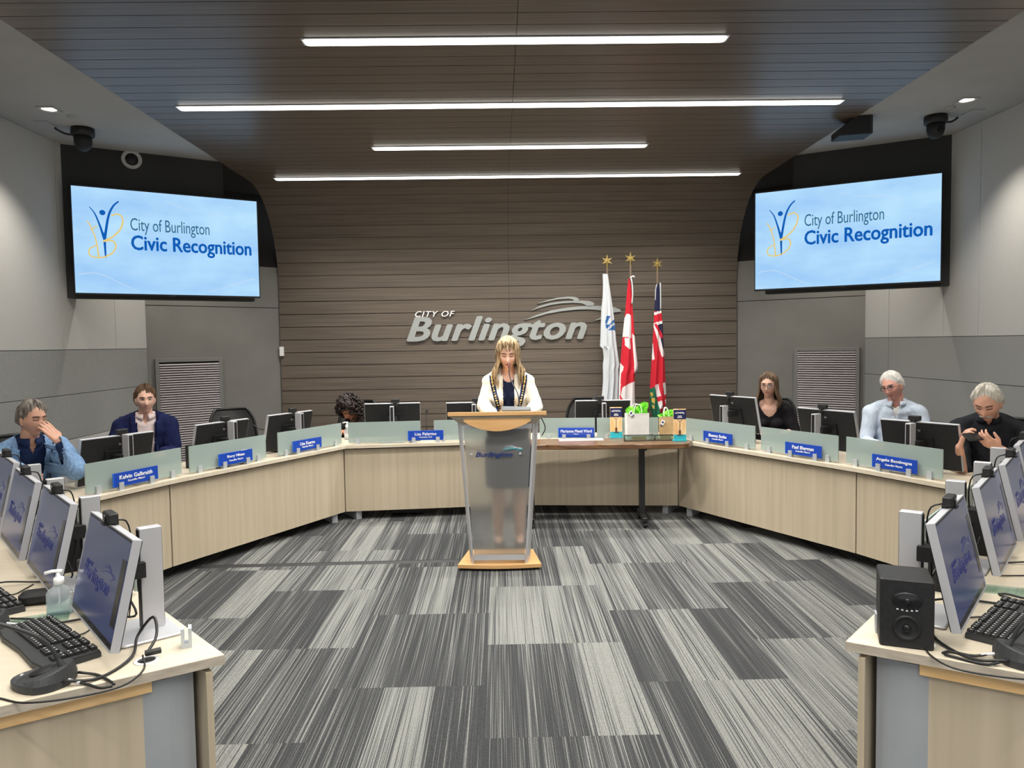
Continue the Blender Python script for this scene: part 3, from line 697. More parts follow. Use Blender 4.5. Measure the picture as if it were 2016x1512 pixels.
# far arms and centre (seen from behind)
FAR = [((-2.70, 5.355), 1.068, 60, 'before the man in the light blue blazer'), ((-2.26, 6.17), 1.073, 63, 'between the navy suited man and the louvred grille'), ((-1.89, 6.83), 1.078, 61, 'next to the curly haired person'),
       ((-1.067, 7.45), 1.102, 5, 'right of the curly haired person'), ((-.27, 7.56), 1.09, 4, 'half hidden behind the lectern'), ((1.018, 7.45), 1.098, -1, 'in front of the flags'),
       ((2.124, 6.88), 1.161, -60, 'before the woman in black'), ((2.60, 5.99), 1.107, -63, 'between the woman in black and the white haired man'), ((2.937, 5.24), 1.083, -57, 'before the white haired man in the pale shirt')]
FM = []
for (x, y), zt, a, lb in FAR:
    rz = radians(a); up = Matrix.Rotation(rz, 3, 'Z') @ Vector((0, 1, 0))
    mt = monitor((x-up.x*.115+up.x*.02, y-up.y*.115+up.y*.02, ZT), rz, 'black backed monitor, '+lb, 'monitors seen from behind on the far desks', zt); FM.append(mt)
    webcam(mt, .03 if a > 0 else -.03, zt, 'black webcam on the monitor '+lb)
# ------------------------------------------------------------------ frosted dividers and nameplates
def clipmesh():
    m = MB(); m.box((-.0, -.0095, .027), (.036, .009, .054)); m.box((0, .0095, .027), (.036, .009, .054)); m.box((0, 0, .006), (.036, .012, .012)); return m.mesh('clip', M['clip'])
CLIP = clipmesh()
def on_edge(a, b, inn):               # the spot on a line just inside the worktop edge seen at two pixels
    L = inset(inn); best = None
    for i in range(1, 7):
        P, Q = L[i], L[i+1]; m_ = at_plane((a[0]+b[0])/2, (a[1]+b[1])/2, P, Q); k = (Vector(m_[:2])-P).dot(Q-P)/(Q-P).length_squared
        if m_.y > 0 and -.02 <= k <= 1.02: best = (P, Q)
    P, Q = best
    return at_plane(a[0], a[1], P, Q), at_plane(b[0], b[1], P, Q)
def divider(a, b, label):
    A, B = on_edge(a, b, .062); c = (A+B)/2; W = hypot(B.x-A.x, B.y-A.y); ang = atan2(B.y-A.y, B.x-A.x)
    t = thing('glass_divider', label, 'glass divider', (c.x, c.y, ZT), ang, 'frosted dividers along the desk')
    g = MB(); g.box((0, 0, .113), (W, .008, .197)); g.build('pane', M['frost'], t)
    for x in (-W/2+.09, W/2-.09): put('clip', CLIP, t, T(x, 0, 0))
    return t
DV = [((166, 912), (355, 879), 'frosted glass divider in front of the man in the light blue blazer'), ((371, 877), (522, 856), 'frosted glass divider on the left arm, middle of its three'), ((546, 851), (671, 833), 'frosted glass divider on the left arm next to the desk corner'),
      ((685, 833), (827, 829), 'frosted glass divider in front of the curly haired person'), ((854, 828), (1000, 826), 'frosted glass divider mostly hidden behind the lectern'), ((1062, 823), (1171, 822), 'frosted glass divider right of the lectern behind a nameplate'),
      ((1175, 822), (1296, 822), 'frosted glass divider behind the white gift bag'), ((1349, 821), (1487, 836), 'frosted glass divider in front of the woman in black'), ((1499, 837), (1651, 854), 'frosted glass divider on the right arm, middle of its three'),
      ((1667, 856), (1857, 879), 'frosted glass divider in front of the white haired man')]
for a, b, l in DV: divider(a, b, l)
for side, sn in ((-1, 'left'), (1, 'right')):
    for k, (t0, t1) in enumerate(((.80, 1.42), (1.48, 2.08), (2.14, 2.72))):
        (p, n), (q, _) = armpos(side, t0, .018), armpos(side, t1, .018); c = (p+q)/2; d = q-p
        t = thing('glass_divider', 'frosted glass divider behind the %s near arm monitors, %s' % (sn, ['closest to the camera', 'middle one', 'farthest one'][k]), 'glass divider', (c.x, c.y, ZT), atan2(d.y, d.x), 'frosted dividers along the desk')
        g = MB(); g.box((0, 0, .113), (d.length, .008, .197)); g.build('pane', M['frost'], t)
        for x in (-.2, .2): put('clip', CLIP, t, T(x, 0, 0))
    p, n = armpos(side, .15, .06)
    t = thing('glass_clip', 'empty frosted metal clip near the corner of the %s near desk arm' % sn, 'clip', (p.x, p.y, ZT), atan2(.744, -.668*-side)+radians(20)*side)
    put('jaw', CLIP, t, Matrix.Scale(1.15, 4))
def plate(a, b, name, role, label, z=.758):
    A, B = on_edge(a, b, .030); c = (A+B)/2; W = hypot(B.x-A.x, B.y-A.y); ang = atan2(B.y-A.y, B.x-A.x)
    t = thing('nameplate', label, 'nameplate', (c.x, c.y, ZT), ang, 'blue nameplates in clips')
    m = MB(); m.rbox((0, 0, .06+.012), (W, .005, .095), .002); m.build('plate', M['blueplate'], t)
    e = MB(); e.box((-W/2+.003, -.003, .072), (.004, .0015, .094)); e.build('edge_glow', M['plateedge'], t)
    put('name_lettering', text_mesh(name, min(W*.86, .0165*len(name)+.01), .028, .0012, 0, .016, 'CENTER', M['ink'], space=1.05), t, T(0, -.004, .072))
    put('role_lettering', text_mesh(role, .0078*len(role)+.008, .0135, .0012, 0, .012, 'CENTER', M['ink'], space=1.05), t, T(0, -.004, .049))
    for x in (-W*.34, W*.34): put('clip', CLIP, t, T(x, 0, 0))
    return t
def plates():
    plate((222, 953), (311, 936), 'Kelvin Galbraith', 'Councillor Ward 1', 'blue nameplate reading Ward 1, leftmost on the left arm')
    plate((430, 912), (497, 898), 'Rory Nisan', 'Councillor Ward 3', 'blue nameplate reading Ward 3, middle of the left arm')
    plate((576, 884), (633, 875), 'Lisa Kearns', 'Councillor Ward 2', 'blue nameplate reading Ward 2, near the left desk corner')
    plate((803, 861), (873, 861), 'Lisa Palermo', 'Committee Clerk', 'blue Committee Clerk nameplate left of the lectern')
    plate((1099, 857), (1170, 857), 'Marianne Meed Ward', 'Mayor', 'blue Mayor nameplate right of the lectern')
    plate((1385, 858), (1442, 866), 'Shawna Stolte', 'Councillor Ward 4', 'blue nameplate reading Ward 4, before the woman in black')
    plate((1546, 883), (1618, 893), 'Paul Sharman', 'Councillor Ward 5', 'blue nameplate reading Ward 5, middle of the right arm')
    plate((1717, 911), (1806, 924), 'Angelo Bentivegna', 'Councillor Ward 6', 'blue nameplate reading Ward 6, rightmost on the right arm')
plates()
# ------------------------------------------------------------------ keyboards
def make_keyboard(label, loc, rz):
    t = thing('keyboard', label, 'keyboard', loc, rz, 'black keyboards on the near arms')
    m = MB(); out = [(-.225, -.075), (.225, -.075), (.23, .05), (.225, .085), (.15, .095), (.0, .088), (-.15, .095), (-.225, .085), (-.23, .05)]
    m.prism(out, .002, .016); m.prism([(x*.985, y*.975) for x, y in out], .016, .021); m.build('case', M['dgrey'], t)
    m = MB()
    for r in range(6):
        y = -.058+r*.0205+(-.004 if r == 0 else 0)
        for c in range(21):
            if c in (14, 18) or (r == 0 and c in (1, 5, 10)) or (c > 14 and r == 1 and False): continue
            if 14 < c < 18 and r in (3,): continue
            if r == 5 and 3 < c < 9: continue
            x = .212-c*.0205; m.box((x, y, .0255), (.0175, .0175, .009))
        if r == 5: m.box((.212-6*.0205, y, .0255), (.1, .0175, .009))
    m.build('keys', M['key'], t)
    m = MB()
    for r in range(6):
        y = -.058+r*.0205
        for c in range(21):
            if c in (14, 18) or (r == 5 and 3 < c < 9) or (14 < c < 18 and r == 3): continue
            x = .212-c*.0205; m.box((x+.003, y-.003, .0302), (.0045, .005, .0006))
    m.build('key_legends', M['keyink'], t)
    m = MB(); m.ball((.215, -.068, .022), (.006, .006, .003)); m.build('status_light', M['white'], t)
    m = MB(); m.tube(bez([(0, -.075, .01), (.02, -.11, .004), (.06, -.15, .004), (.10, -.19, .004)], 12), .0025, 6); m.build('cable', M['black'], t)
    return t
kb0 = None
def keyboard(side, k, tt, n_, rot, label):
    global kb0
    p, n = armpos(side, tt, n_); a = face_dir(n)+rot
    if kb0 is None: kb0 = make_keyboard(label, (p.x, p.y, ZT), a)
    else: dup(kb0, (p.x, p.y, ZT), a, label)
for side, sn in ((-1, 'left'), (1, 'right')):
    for k, (tt, nn) in enumerate(((.47, .375), (1.12, .46), (1.76, .48), (2.35, .48))):
        keyboard(side, k, tt, nn, -side*radians(5), 'black keyboard on the %s near arm, %s' % (sn, NAMES[k]))
# ------------------------------------------------------------------ desk microphones
def make_mic(label, loc, rz, neck, group='gooseneck microphones on the desks', cable=True, rn=.005):
    t = thing('desk_microphone', label, 'microphone', loc, rz, group)
    out = [(.082*cos(a)*(1-.18*max(0, sin(a))), -.072+(.072+.1*1)*0+(.10 if sin(a) > 0 else .068)*sin(a)+.0) for a in [2*pi*k/24+.01 for k in range(24)]]
    out = [(x, y+.072-.0) for x, y in out]
    vs = [(x, y, .0) for x, y in out]+[(x, y, .022) for x, y in out]+[(x*.86, y*.86, .058-.26*(y+.075)) for x, y in out]+[(0, .01, .038)]
    n = 24; fs = [(i, (i+1) % n, n+(i+1) % n, n+i) for i in range(n)]+[(n+i, n+(i+1) % n, 2*n+(i+1) % n, 2*n+i) for i in range(n)]+[(2*n+i, 2*n+(i+1) % n, 72) for i in range(n)]+[tuple(range(n))[::-1]]
    m = MB(); m.add(vs, fs); m.build('base', M['dgrey'], t, bevel=.004)
    m = MB(); m.lathe([(0, 0), (.035, 0), (.035, .003), (0, .003)], 24, T(0, .015, .036) @ RX(radians(-13))); m.build('speaker_disc', M['black2'], t)
    m = MB(); m.ball((0, .075, .026), (.007, .004, .002)); m.build('talk_button', M['silver'], t)
    q = bez(neck, 22); g = MB(); g.tube(q, rn, 8); d = (Vector(neck[0])); g.frus(neck[0], Vector(neck[0])+(q[2]-q[0]), .012, .006, 12); g.build('gooseneck', M['dgrey'], t)
    e = q[-1]; dd = (q[-1]-q[-3]).normalized(); h = MB(); h.chain([e, e+dd*.018, e+dd*.03], [.009, .0115, .010], 10); h.build('mic_head', M['black2'], t)
    if cable:
        c = MB(); c.tube(bez([(-.02, -.065, .015), (-.03, -.12, .005), (-.06, -.17, .006), (-.05, -.2, .006)], 10), .004, 6); c.tube(bez([(.03, -.065, .015), (.03, -.12, .005), (-.02, -.18, .006), (-.04, -.2, .006)], 10), .004, 6); c.build('cable', M['black'], t)
        c = MB(); c.cyl((-.02, -.065, .015), (-.027, -.10, .008), .005, 8); c.build('plug', M['silver'], t)
    return t
for side, sn in ((-1, 'left'), (1, 'right')):
    for k, (tt, nn, rr) in enumerate(((.16, .44, 40), (.80, .50, 20), (1.42, .52, 20), (2.0, .52, 10))):
        p, n = armpos(side, tt, nn)
        make_mic('dark grey gooseneck microphone on the %s near arm, %s' % (sn, NAMES[k]), (p.x, p.y, ZT), face_dir(n)+side*radians(rr), [(0, -.04, .045), (side*.03, .0, .14), (side*.10, .10, .22), (side*.20, .22, .29)], cable=k < 2, rn=.0055)
def farmic(px, py, z, hx, hy, hd, label):
    b = at_z(px, py, ZT); h = at_y(hx, hy, b.y+hd)-b
    make_mic(label, tuple(b), 0, [(0, 0, .03), (0, 0, .12), (h.x*.7, h.y*.7, max(h.z*.85, .1)), tuple(h)], cable=False)
farmic(100, 955, 0, 106, 868, -.05, 'gooseneck microphone standing before the man in the light blue blazer')
farmic(542, 872, 0, 503, 840, .15, 'gooseneck microphone pointing left in front of the angled wall')
farmic(840, 858, 0, 840, 812, .03, 'gooseneck microphone upright left of the lectern')
farmic(1150, 856, 0, 1172, 779, .30, 'gooseneck microphone above the monitor in front of the flags')
# ------------------------------------------------------------------ loudspeakers
def make_speaker(label, loc, rz, w=.15, d=.17, h=.215, group=None):
    t = thing('loudspeaker', label, 'loudspeaker', loc, rz, group)
    m = MB(); m.rbox((0, 0, h/2), (w, d, h), .008); m.build('cabinet', M['black2'], t)
    F = T(0, -d/2, 0) @ RX(pi/2); s = w/.15
    m = MB(); m.lathe([(.0, -.012), (.010, -.004), (.013, -.006), (.032, .004), (.036, .006), (.040, .002), (.040, -.001)], 32, F @ T(0, h*.30, 0) @ Matrix.Scale(s, 4)); m.build('woofer', M['black'], t)
    m = MB(); m.lathe([(.0, .004), (.008, .005), (.012, .001), (.03, .005), (.036, .003), (.036, 0)], 32, F @ T(0, h*.70, 0) @ Matrix.Scale(s, 4) @ Matrix.Diagonal((1.15, .72, 1, 1))); m.ball((0, 0, .008), (.010, .010, .006), M=F @ T(0, h*.70, 0)); m.build('tweeter', M['screendark'], t)
    m = MB(); m.ball((0, 0, .004), (.012, .012, .007), M=F @ T(0, h*.30, 0)); m.build('dust_cap', M['screendark'], t)
    m = MB()
    for i in range(5): m.ball(((i-2)*.013*s, h*.565-.0015*(2-abs(i-2)), .001), (.004, .003, .002), M=F)
    m.build('trim_glints', M['silver'], t)
    return t
p = at_z(1786, 1277, ZT); make_speaker('black studio loudspeaker standing on the right desk corner', (p.x+.03, p.y+.075, ZT), radians(-23), .15, .16, .212)
SPK = []
def spk(p, rz, label):
    if not SPK: SPK.append(make_speaker(label, p, rz, .105, .14, .185, 'small black loudspeakers beside the monitors'))
    else: dup(SPK[0], p, rz, label)
for px, py, a, lb in ((360, 926, 150, 'left desk arm after the first divider'), (528, 893, 150, 'left desk arm between the second and third dividers'), (1492, 874, -150, 'right desk arm after the first divider'), (1660, 890, -150, 'right desk arm after the second divider'), (1868, 918, -150, 'right desk arm beside the last monitor'), (1345, 858, 180, 'corner behind the kraft gift bag')):
    p = at_z(px, py, ZT); r = radians(a); off = Matrix.Rotation(r, 3, 'Z') @ Vector((0, -.12, 0)); spk((p.x+off.x, p.y+off.y+.03, ZT), r, 'small black loudspeaker on the '+lb)
for side, sn in ((-1, 'left'), (1, 'right')):
    for k, tt in ((0, .775), (1, 1.41)):
        p, n = armpos(side, tt-.035, .15); spk((p.x, p.y, ZT), face_dir(n)+pi, 'small black loudspeaker between near arm monitors on the %s, %s' % (sn, ['closer to the camera', 'farther from the camera'][k]))
# ------------------------------------------------------------------ sanitizer bottles
def bottle(x, y, label, liquid, rz=0, h=.13, w=.075, txt=False, lvl=.9, d=.04):
    t = thing('sanitizer_bottle', label, 'pump bottle', (x, y, ZT), rz, 'hand sanitizer bottles')
    def bod(s, z0, z1):
        m = MB(); secs = [(z0, 1), (z0+(z1-z0)*.72, 1)] if z1 < h*.85 else [(z0, 1), (h*.68, 1), (h*.80, .8), (h*.9, .38), (h*.98, .32)]
        n = 20; vs = []; fs = []
        for z, k in secs:
            for i in range(n):
                a = 2*pi*i/n; ca, sa = cos(a), sin(a); vs.append((w/2*s*k*abs(ca)**.5*(1 if ca > 0 else -1), d/2*s*max(k, .6)*abs(sa)**.5*(1 if sa > 0 else -1), z))
        for j in range(len(secs)-1):
            for i in range(n): q = (i+1) % n; fs.append((j*n+i, j*n+q, (j+1)*n+q, (j+1)*n+i))
        fs += [tuple(range(n))[::-1], tuple(range((len(secs)-1)*n, len(secs)*n))]; m.add(vs, fs, smooth=True); return m
    bod(1, .001, h).build('body', M['clear'], t); bod(.93, .004, h*lvl*.7).build('gel', liquid, t)
    m = MB(); m.lathe([(0, h*.95), (.017, h*.95), (.018, h*.96), (.017, h*1.15), (.012, h*1.17), (.006, h*1.18), (.006, h*1.32), (0, h*1.32)], 20); m.build('collar', M['white'], t)
    m = MB(); m.tube([(.012, 0, h*1.345), (0, 0, h*1.36), (-.02, 0, h*1.36), (-.045, 0, h*1.31)], .007, 8, flat=.7); m.build('pump_spout', M['white'], t)
    m = MB(); m.cyl((0, 0, .02), (0, 0, h*.95), .0025, 8); m.build('dip_tube', M['white'], t)
    if txt: put('label_lettering', text_mesh('Purell', .04, .014, .0005, 0, .02, 'CENTER', M['navylogo']), t, T(0, -d/2-.001, h*.55))
p = at_z(128, 1204, ZT); bottle(p.x-.005, p.y-.02, 'clear sanitizer pump bottle beside the nearest left monitor', M['gel'], radians(12), .115, .085)
p = at_z(79, 1086, ZT); bottle(p.x, p.y, 'clear sanitizer pump bottle between the second and third left monitors', M['gel'], radians(12), .115, .07)
p = at_z(1995, 1062, ZT); bottle(p.x, p.y, 'sanitizer pump bottle half full of blue gel on the right arm', M['gelblue'], radians(-10), .115, .085, True, .75)
p = at_z(680, 868, ZT); bottle(p.x, p.y+.10, 'whitish pump bottle behind the frosted glass at the left desk corner', M['white'], 0, .13, .06)
# ------------------------------------------------------------------ odds and ends on the near arms
p = at_z(88, 1186, ZT)
m = MB(); m.rbox((0, 0, .025), (.17, .075, .05), .036); o = m.build('conference_puck', M['black2'], label='flat black oval device beside the nearest left sanitizer bottle', cat='device'); o.location = p; o.rotation_euler.z = radians(20)
for (px, py, a, W, D, lb) in ((72, 1222, 25, .20, .09, 'left near arm, beneath the nearest sanitizer bottle'), (60, 1050, 20, .24, .10, 'left near arm, behind the second keyboard'), (1985, 1165, -25, .22, .09, 'right near arm, behind the nearest keyboard'), (1950, 985, -20, .2, .08, 'right near arm, far keyboard gap')):
    p = at_z(px, py, ZT); m = MB(); m.box((0, 0, .004), (W, D, .007)); o = m.build('glass_tile', M['pane'], label='clear greenish glass tile lying on the '+lb, cat='glass tile'); o.location = p; o.rotation_euler.z = radians(a)
for side, sn in ((-1, 'left'), (1, 'right')):
    p, n = armpos(side, .12, .19)
    t = thing('cable_grommet', 'round white cable grommet with plug in the %s near worktop corner' % sn, 'grommet', (p.x, p.y, ZT))
    m = MB(); m.lathe([(.026, 0), (.036, 0), (.036, .003), (.026, .004), (.026, 0)], 24); m.build('ring', M['white'], t)
    m = MB(); m.lathe([(0, 0), (.026, 0), (.026, .002), (0, .002)], 24); m.build('opening', M['black'], t)
    m = MB(); m.box((.02, .01, .02), (.045, .016, .012), RZ(.6) @ RX(.2)); m.build('plug', M['black'], t)
    pts = lambda l: bez([tuple(armpos(side, a, b)[0])+(z,) for a, b, z in l], 30)
    LEAD = ((1, [(.12, .19, ZT+.02), (.18, .14, ZT+.05), (.24, .13, ZT+.09), (.27, .17, ZT+.03), (.16, .22, ZT+.01), (.08, .33, ZT+.005), (.09, .42, ZT+.02)], .0045, 'thick black lead looping out of the %s grommet to the microphone'),
            (2, [(.12, .20, ZT+.02), (.05, .22, ZT+.004), (-.02, .30, ZT+.003), (.0, .42, ZT+.003), (.06, .52, ZT+.003), (.16, .58, ZT+.003), (.12, .66, ZT+.003)], .0028, 'thin black lead curling along the edge of the %s near worktop'),
            (3, [(.60, .13, ZT+.12), (.52, .10, ZT+.02), (.55, .16, ZT+.02), (.62, .20, ZT+.01), (.66, .30, ZT+.006), (.70, .45, ZT+.004), (.62, .60, ZT+.004)], .004, 'black lead between the two nearest %s monitors'),
            (4, [(1.25, .16, ZT+.10), (1.2, .15, ZT+.01), (1.25, .25, ZT+.005), (1.3, .38, ZT+.02), (1.22, .42, ZT+.005), (1.3, .5, ZT+.004)], .0035, 'black lead curling beside the second keyboard on the %s arm'))
    for k, l, r, lb in LEAD:
        m = MB(); m.tube(pts(l), r, 8); m.build('power_cable', M['black'], label=lb % sn, cat='cable')
for px, py, s in ((250, 960, 'left'), (470, 925, 'left'), (610, 890, 'left'), (1430, 882, 'right'), (1590, 905, 'right'), (1770, 934, 'right')):
    p = at_z(px, py-6, ZT); nm = {250: 'before the man in the light blue blazer', 470: 'below the middle divider of the left arm', 610: 'at the left desk corner', 1430: 'before the woman in the black top', 1590: 'below the middle divider of the right arm', 1770: 'before the white haired man'}[px]
    m = MB(); sg = 1 if s == 'left' else -1; b = radians(60*sg); R_ = RZ(b)
    m.tube([R_ @ Vector(q) for q in bez([(-.16, .05, .004), (-.08, .02, .006), (0, .05, .012), (.08, .03, .006), (.15, .06, .004)], 20)], .004, 6); o = m.build('power_cable', M['black'], label='loose black lead on the worktop '+nm, cat='cable'); o.location = (p.x+(-.03 if s == 'left' else .03), p.y+.04, ZT)
# paper tray and flat device near the centre
p = at_z(770, 869, ZT); m = MB(); m.rbox((0, 0, .008), (.28, .16, .014), .01); o = m.build('laptop_dock', M['dgrey'], label='flat dark laptop lying below the monitor post beside the curly haired person', cat='laptop'); o.location = (p.x, p.y+.08, ZT)
# floor cable cover
m = MB(); a = at_z(388, 1117, 0); b = at_z(905, 1104, 0); d = (b-a); L = d.length
m.add([(-L/2, -.035, 0), (L/2, -.035, 0), (L/2, -.012, .012), (-L/2, -.012, .012), (L/2, .012, .012), (-L/2, .012, .012), (L/2, .035, 0), (-L/2, .035, 0)], [(0, 1, 2, 3), (3, 2, 4, 5), (5, 4, 6, 7), (0, 3, 5, 7), (1, 6, 4, 2)])
o = m.build('cable_cover', M['black2'], label='long black cable cover strip on the carpet left of the lectern', cat='cable cover'); o.location = (a+b)/2; o.rotation_euler.z = atan2(d.y, d.x)
# equipment box and leads under the centre desk
p = at_z(800, 1018, 0); m = MB(); m.rbox((0, 0, .03), (.34, .14, .05), .01); o = m.build('power_strip', M['dgrey'], label='dark power box on the carpet beneath the centre desk', cat='power strip'); o.location = (p.x, p.y+.22, 0)
# ------------------------------------------------------------------ lectern
def lecpanel():
    m = bpy.data.materials.new('frosted acrylic panel'); m.use_nodes = True; b = m.node_tree.nodes['Principled BSDF']
    b.inputs['Base Color'].default_value = (.66, .66, .64, 1); b.inputs['Roughness'].default_value = .30; b.inputs['Transmission Weight'].default_value = .85; b.inputs['IOR'].default_value = 1.15
    b.inputs['Metallic'].default_value = 0
    return m
M['lecpanel'] = lecpanel()
t = thing('lectern', 'silver and oak lectern with a frosted panel in the centre of the floor', 'lectern', (-.02, 5.66, 0), radians(-1.5))
L_ = t
m = MB()
m.prism([(-.31, -.15)]+[(-.31+.62*k/10, -.15-.03*sin(pi*k/10)) for k in range(1, 10)]+[(.31, -.15), (.255, .25), (-.255, .25)], .018, .048); m.build('base', M['lecwood'], t, bevel=.003)
m = MB(); m.prism([(-.28, -.13), (.28, -.13), (.23, .22), (-.23, .22)], 0, .018); m.build('plinth', M['black'], t)
def column(sx):
    m = MB(); rows = [(.048, .188, .232), (1.12, .262, .310)]; n = 9; vs = []; fs = []
    for z, xi, xo in rows:
        pts = [(xi, -.150)]
        for k in range(n): a = pi/2*k/(n-1); pts.append((xi+.006+(xo-xi-.006)*sin(a), -.145+.24*(1-cos(a))))
        pts += [(xo-.012, .095), (xi+.01, -.11)]
        if sx < 0: pts = [(-x, y) for x, y in pts]
        vs += [(x, y, z) for x, y in pts]
    N = len(vs)//2; fs = [(i, (i+1) % N, N+(i+1) % N, N+i) for i in range(N)]+[tuple(range(N))[::-1], tuple(range(N, 2*N))]
    if sx > 0: fs = [f[::-1] for f in fs] if False else fs
    m.add(vs, fs); return m
column(-1).build('side_column', M['silver'], t); column(1).build('side_column', M['silver'], t)
def quadp(mb, z0, z1, y0, y1, w0, w1): mb.add([(-w0, y0, z0), (w0, y0, z0), (w1, y0, z1), (-w1, y0, z1), (-w0, y1, z0), (w0, y1, z0), (w1, y1, z1), (-w1, y1, z1)], [(0, 1, 2, 3), (7, 6, 5, 4), (0, 4, 5, 1), (2, 6, 7, 3), (0, 3, 7, 4), (1, 5, 6, 2)])
m = MB(); quadp(m, .115, 1.055, -.140, -.132, .188, .250); m.build('front_panel', M['lecpanel'], t, label='frosted translucent panel printed with the city name')
m = MB(); quadp(m, .075, .115, -.146, -.130, .187, .190); quadp(m, 1.055, 1.115, -.146, -.130, .252, .256); m.build('frame_rail', M['silver'], t)
m = MB(); n = 16
m.prism([(-.245+.49*k/n, 1.135) for k in range(n+1)]+[(.245-.49*k/n, 1.115-.075*sin(pi*k/n)**.8) for k in range(n+1)], .150, .185, RX(pi/2)); m.build('crescent_apron', M['lecwood'], t)
m = MB(); m.add([(-.36, -.20, 1.185), (.36, -.20, 1.185), (.30, .25, 1.105), (-.30, .25, 1.105), (-.36, -.20, 1.155), (.36, -.20, 1.155), (.30, .25, 1.075), (-.30, .25, 1.075)], [(0, 1, 2, 3), (7, 6, 5, 4), (4, 5, 1, 0), (5, 6, 2, 1), (6, 7, 3, 2), (7, 4, 0, 3)]); m.build('top', M['lecwood'], t, bevel=.003)
m = MB(); m.add([(-.345, -.195, 1.152), (.345, -.195, 1.152), (.26, -.14, 1.08), (-.26, -.14, 1.08), (-.30, .2, 1.09), (.30, .2, 1.09), (.25, .1, 1.06), (-.25, .1, 1.06)], [(3, 2, 1, 0), (4, 5, 6, 7), (0, 1, 5, 4), (1, 2, 6, 5), (2, 3, 7, 6), (3, 0, 4, 7)]); m.build('underframe', M['edge'], t)
m = MB(); m.cyl((-.195, -.142, .87), (-.195, -.152, .87), .009, 16); m.cyl((.165, -.142, .87), (.165, -.152, .87), .009, 16); m.build('standoff_bolt', M['silver'], t)
put('city_lettering', text_mesh('Burlington', .275, .048, .001, .3, .03, mat=M['navylogo']), t, T(-.165, -.1455, .835))
put('city_small_lettering', text_mesh('CITY OF', .06, .009, .001, .3, 0, mat=M['navylogo']), t, T(-.155, -.1455, .889))
wv = MB(); swoosh(wv, .29/1550, 0, 0, .0008); o = wv.build('wave', M['silver'], t); o.matrix_local = T(-.165, -.1455, .860)
wv = MB(); swoosh(wv, .29/1550, 0, 0, .0008); o = wv.build('wave_shadow', M['teal'], t); o.matrix_local = T(-.160, -.1448, .853)
# conference microphone on the lectern
p = at_y(1017, 799, 5.62)
t = thing('conference_microphone', 'grey conference microphone unit on top of the lectern', 'microphone', (p.x, 5.66, 1.150), radians(-1.5))
m = MB(); m.add([(-.11, -.07, 0), (.11, -.07, 0), (.10, .08, -.01), (-.10, .08, -.01), (-.108, -.072, .035), (.108, -.072, .035), (.1, .07, .03), (-.1, .07, .03), (-.108, -.055, .062), (.108, -.055, .055), (.095, .05, .045), (-.095, .05, .045)],
    [(3, 2, 1, 0), (0, 1, 5, 4), (1, 2, 6, 5), (2, 3, 7, 6), (3, 0, 4, 7), (4, 5, 9, 8), (5, 6, 10, 9), (6, 7, 11, 10), (7, 4, 8, 11), (8, 9, 10, 11)]); m.build('unit', mat('slate grey plastic', (.10, .115, .13), .5), t, bevel=.006)
h = at_y(1001, 722, 5.78); h = Vector((h.x-p.x, h.y-5.66, h.z-1.150))
q = bez([(.02, .0, .05), (.01, .02, .15), (h.x+.01, h.y*.8, h.z*.75), tuple(h)], 20)
m = MB(); m.tube(q, .0045, 8); m.build('gooseneck', M['dgrey'], t)
m = MB(); m.chain([h, h+Vector((-.002, .015, .022))], [.008, .010], 12); m.build('mic_head', mat('dark red microphone tip', (.10, .02, .02), .4), t, label='dark red microphone tip')
m = MB(); m.tube(bez([(.10, .0, .01), (.16, -.06, .0), (.20, -.10, -.06), (.21, -.10, -.11), (.185, -.08, -.16)], 16), .004, 6); m.build('cable', M['black'], t)
# ------------------------------------------------------------------ walnut table on castors
tz = .758
t = thing('side_table', 'dark live-edge walnut table on black T legs right of the lectern', 'table', (.90, 6.93, 0), radians(-3))
m = MB(); xs = [(-.92+1.74*k/24) for k in range(25)]; fr = [(x, -.20+.012*sin(9*x)+.006*sin(23*x)) for x in xs]; bk = [(x, .235+.006*sin(11*x)) for x in xs[::-1]]
fr[-1] = (.80, -.17); m.prism(fr+[(.865, -.02)]+bk, tz-.045, tz); m.build('tabletop', M['walnut'], t, bevel=.006)
for x in (.40, -.62):
    m = MB(); m.box((x, .0, .39), (.05, .07, .64)); m.build('leg', M['black'], t, bevel=.004)
    m = MB(); m.rbox((x, -.03, .075), (.045, .42, .04), .01); m.box((x, 0, tz-.055), (.05, .34, .02)); m.build('foot', M['black'], t)
    for y in (-.21, .16):
        m = MB(); m.cyl((x-.014, y, .027), (x+.014, y, .027), .027, 18); m.box((x, y, .05), (.012, .03, .04)); m.build('caster', M['black2'], t)
def tp(px, py): return at_z(px, py, tz)
p = tp(1144, 866); m = MB(); m.box((-.105, 0, .0015), (.205, .14, .002), RZ(.01)); m.box((.105, 0, .003), (.205, .14, .002), RZ(-.02)); o = m.build('document', M['paper'], label='open white paper document lying on the walnut table', cat='paper'); o.location = p; o.rotation_euler.z = radians(-2)
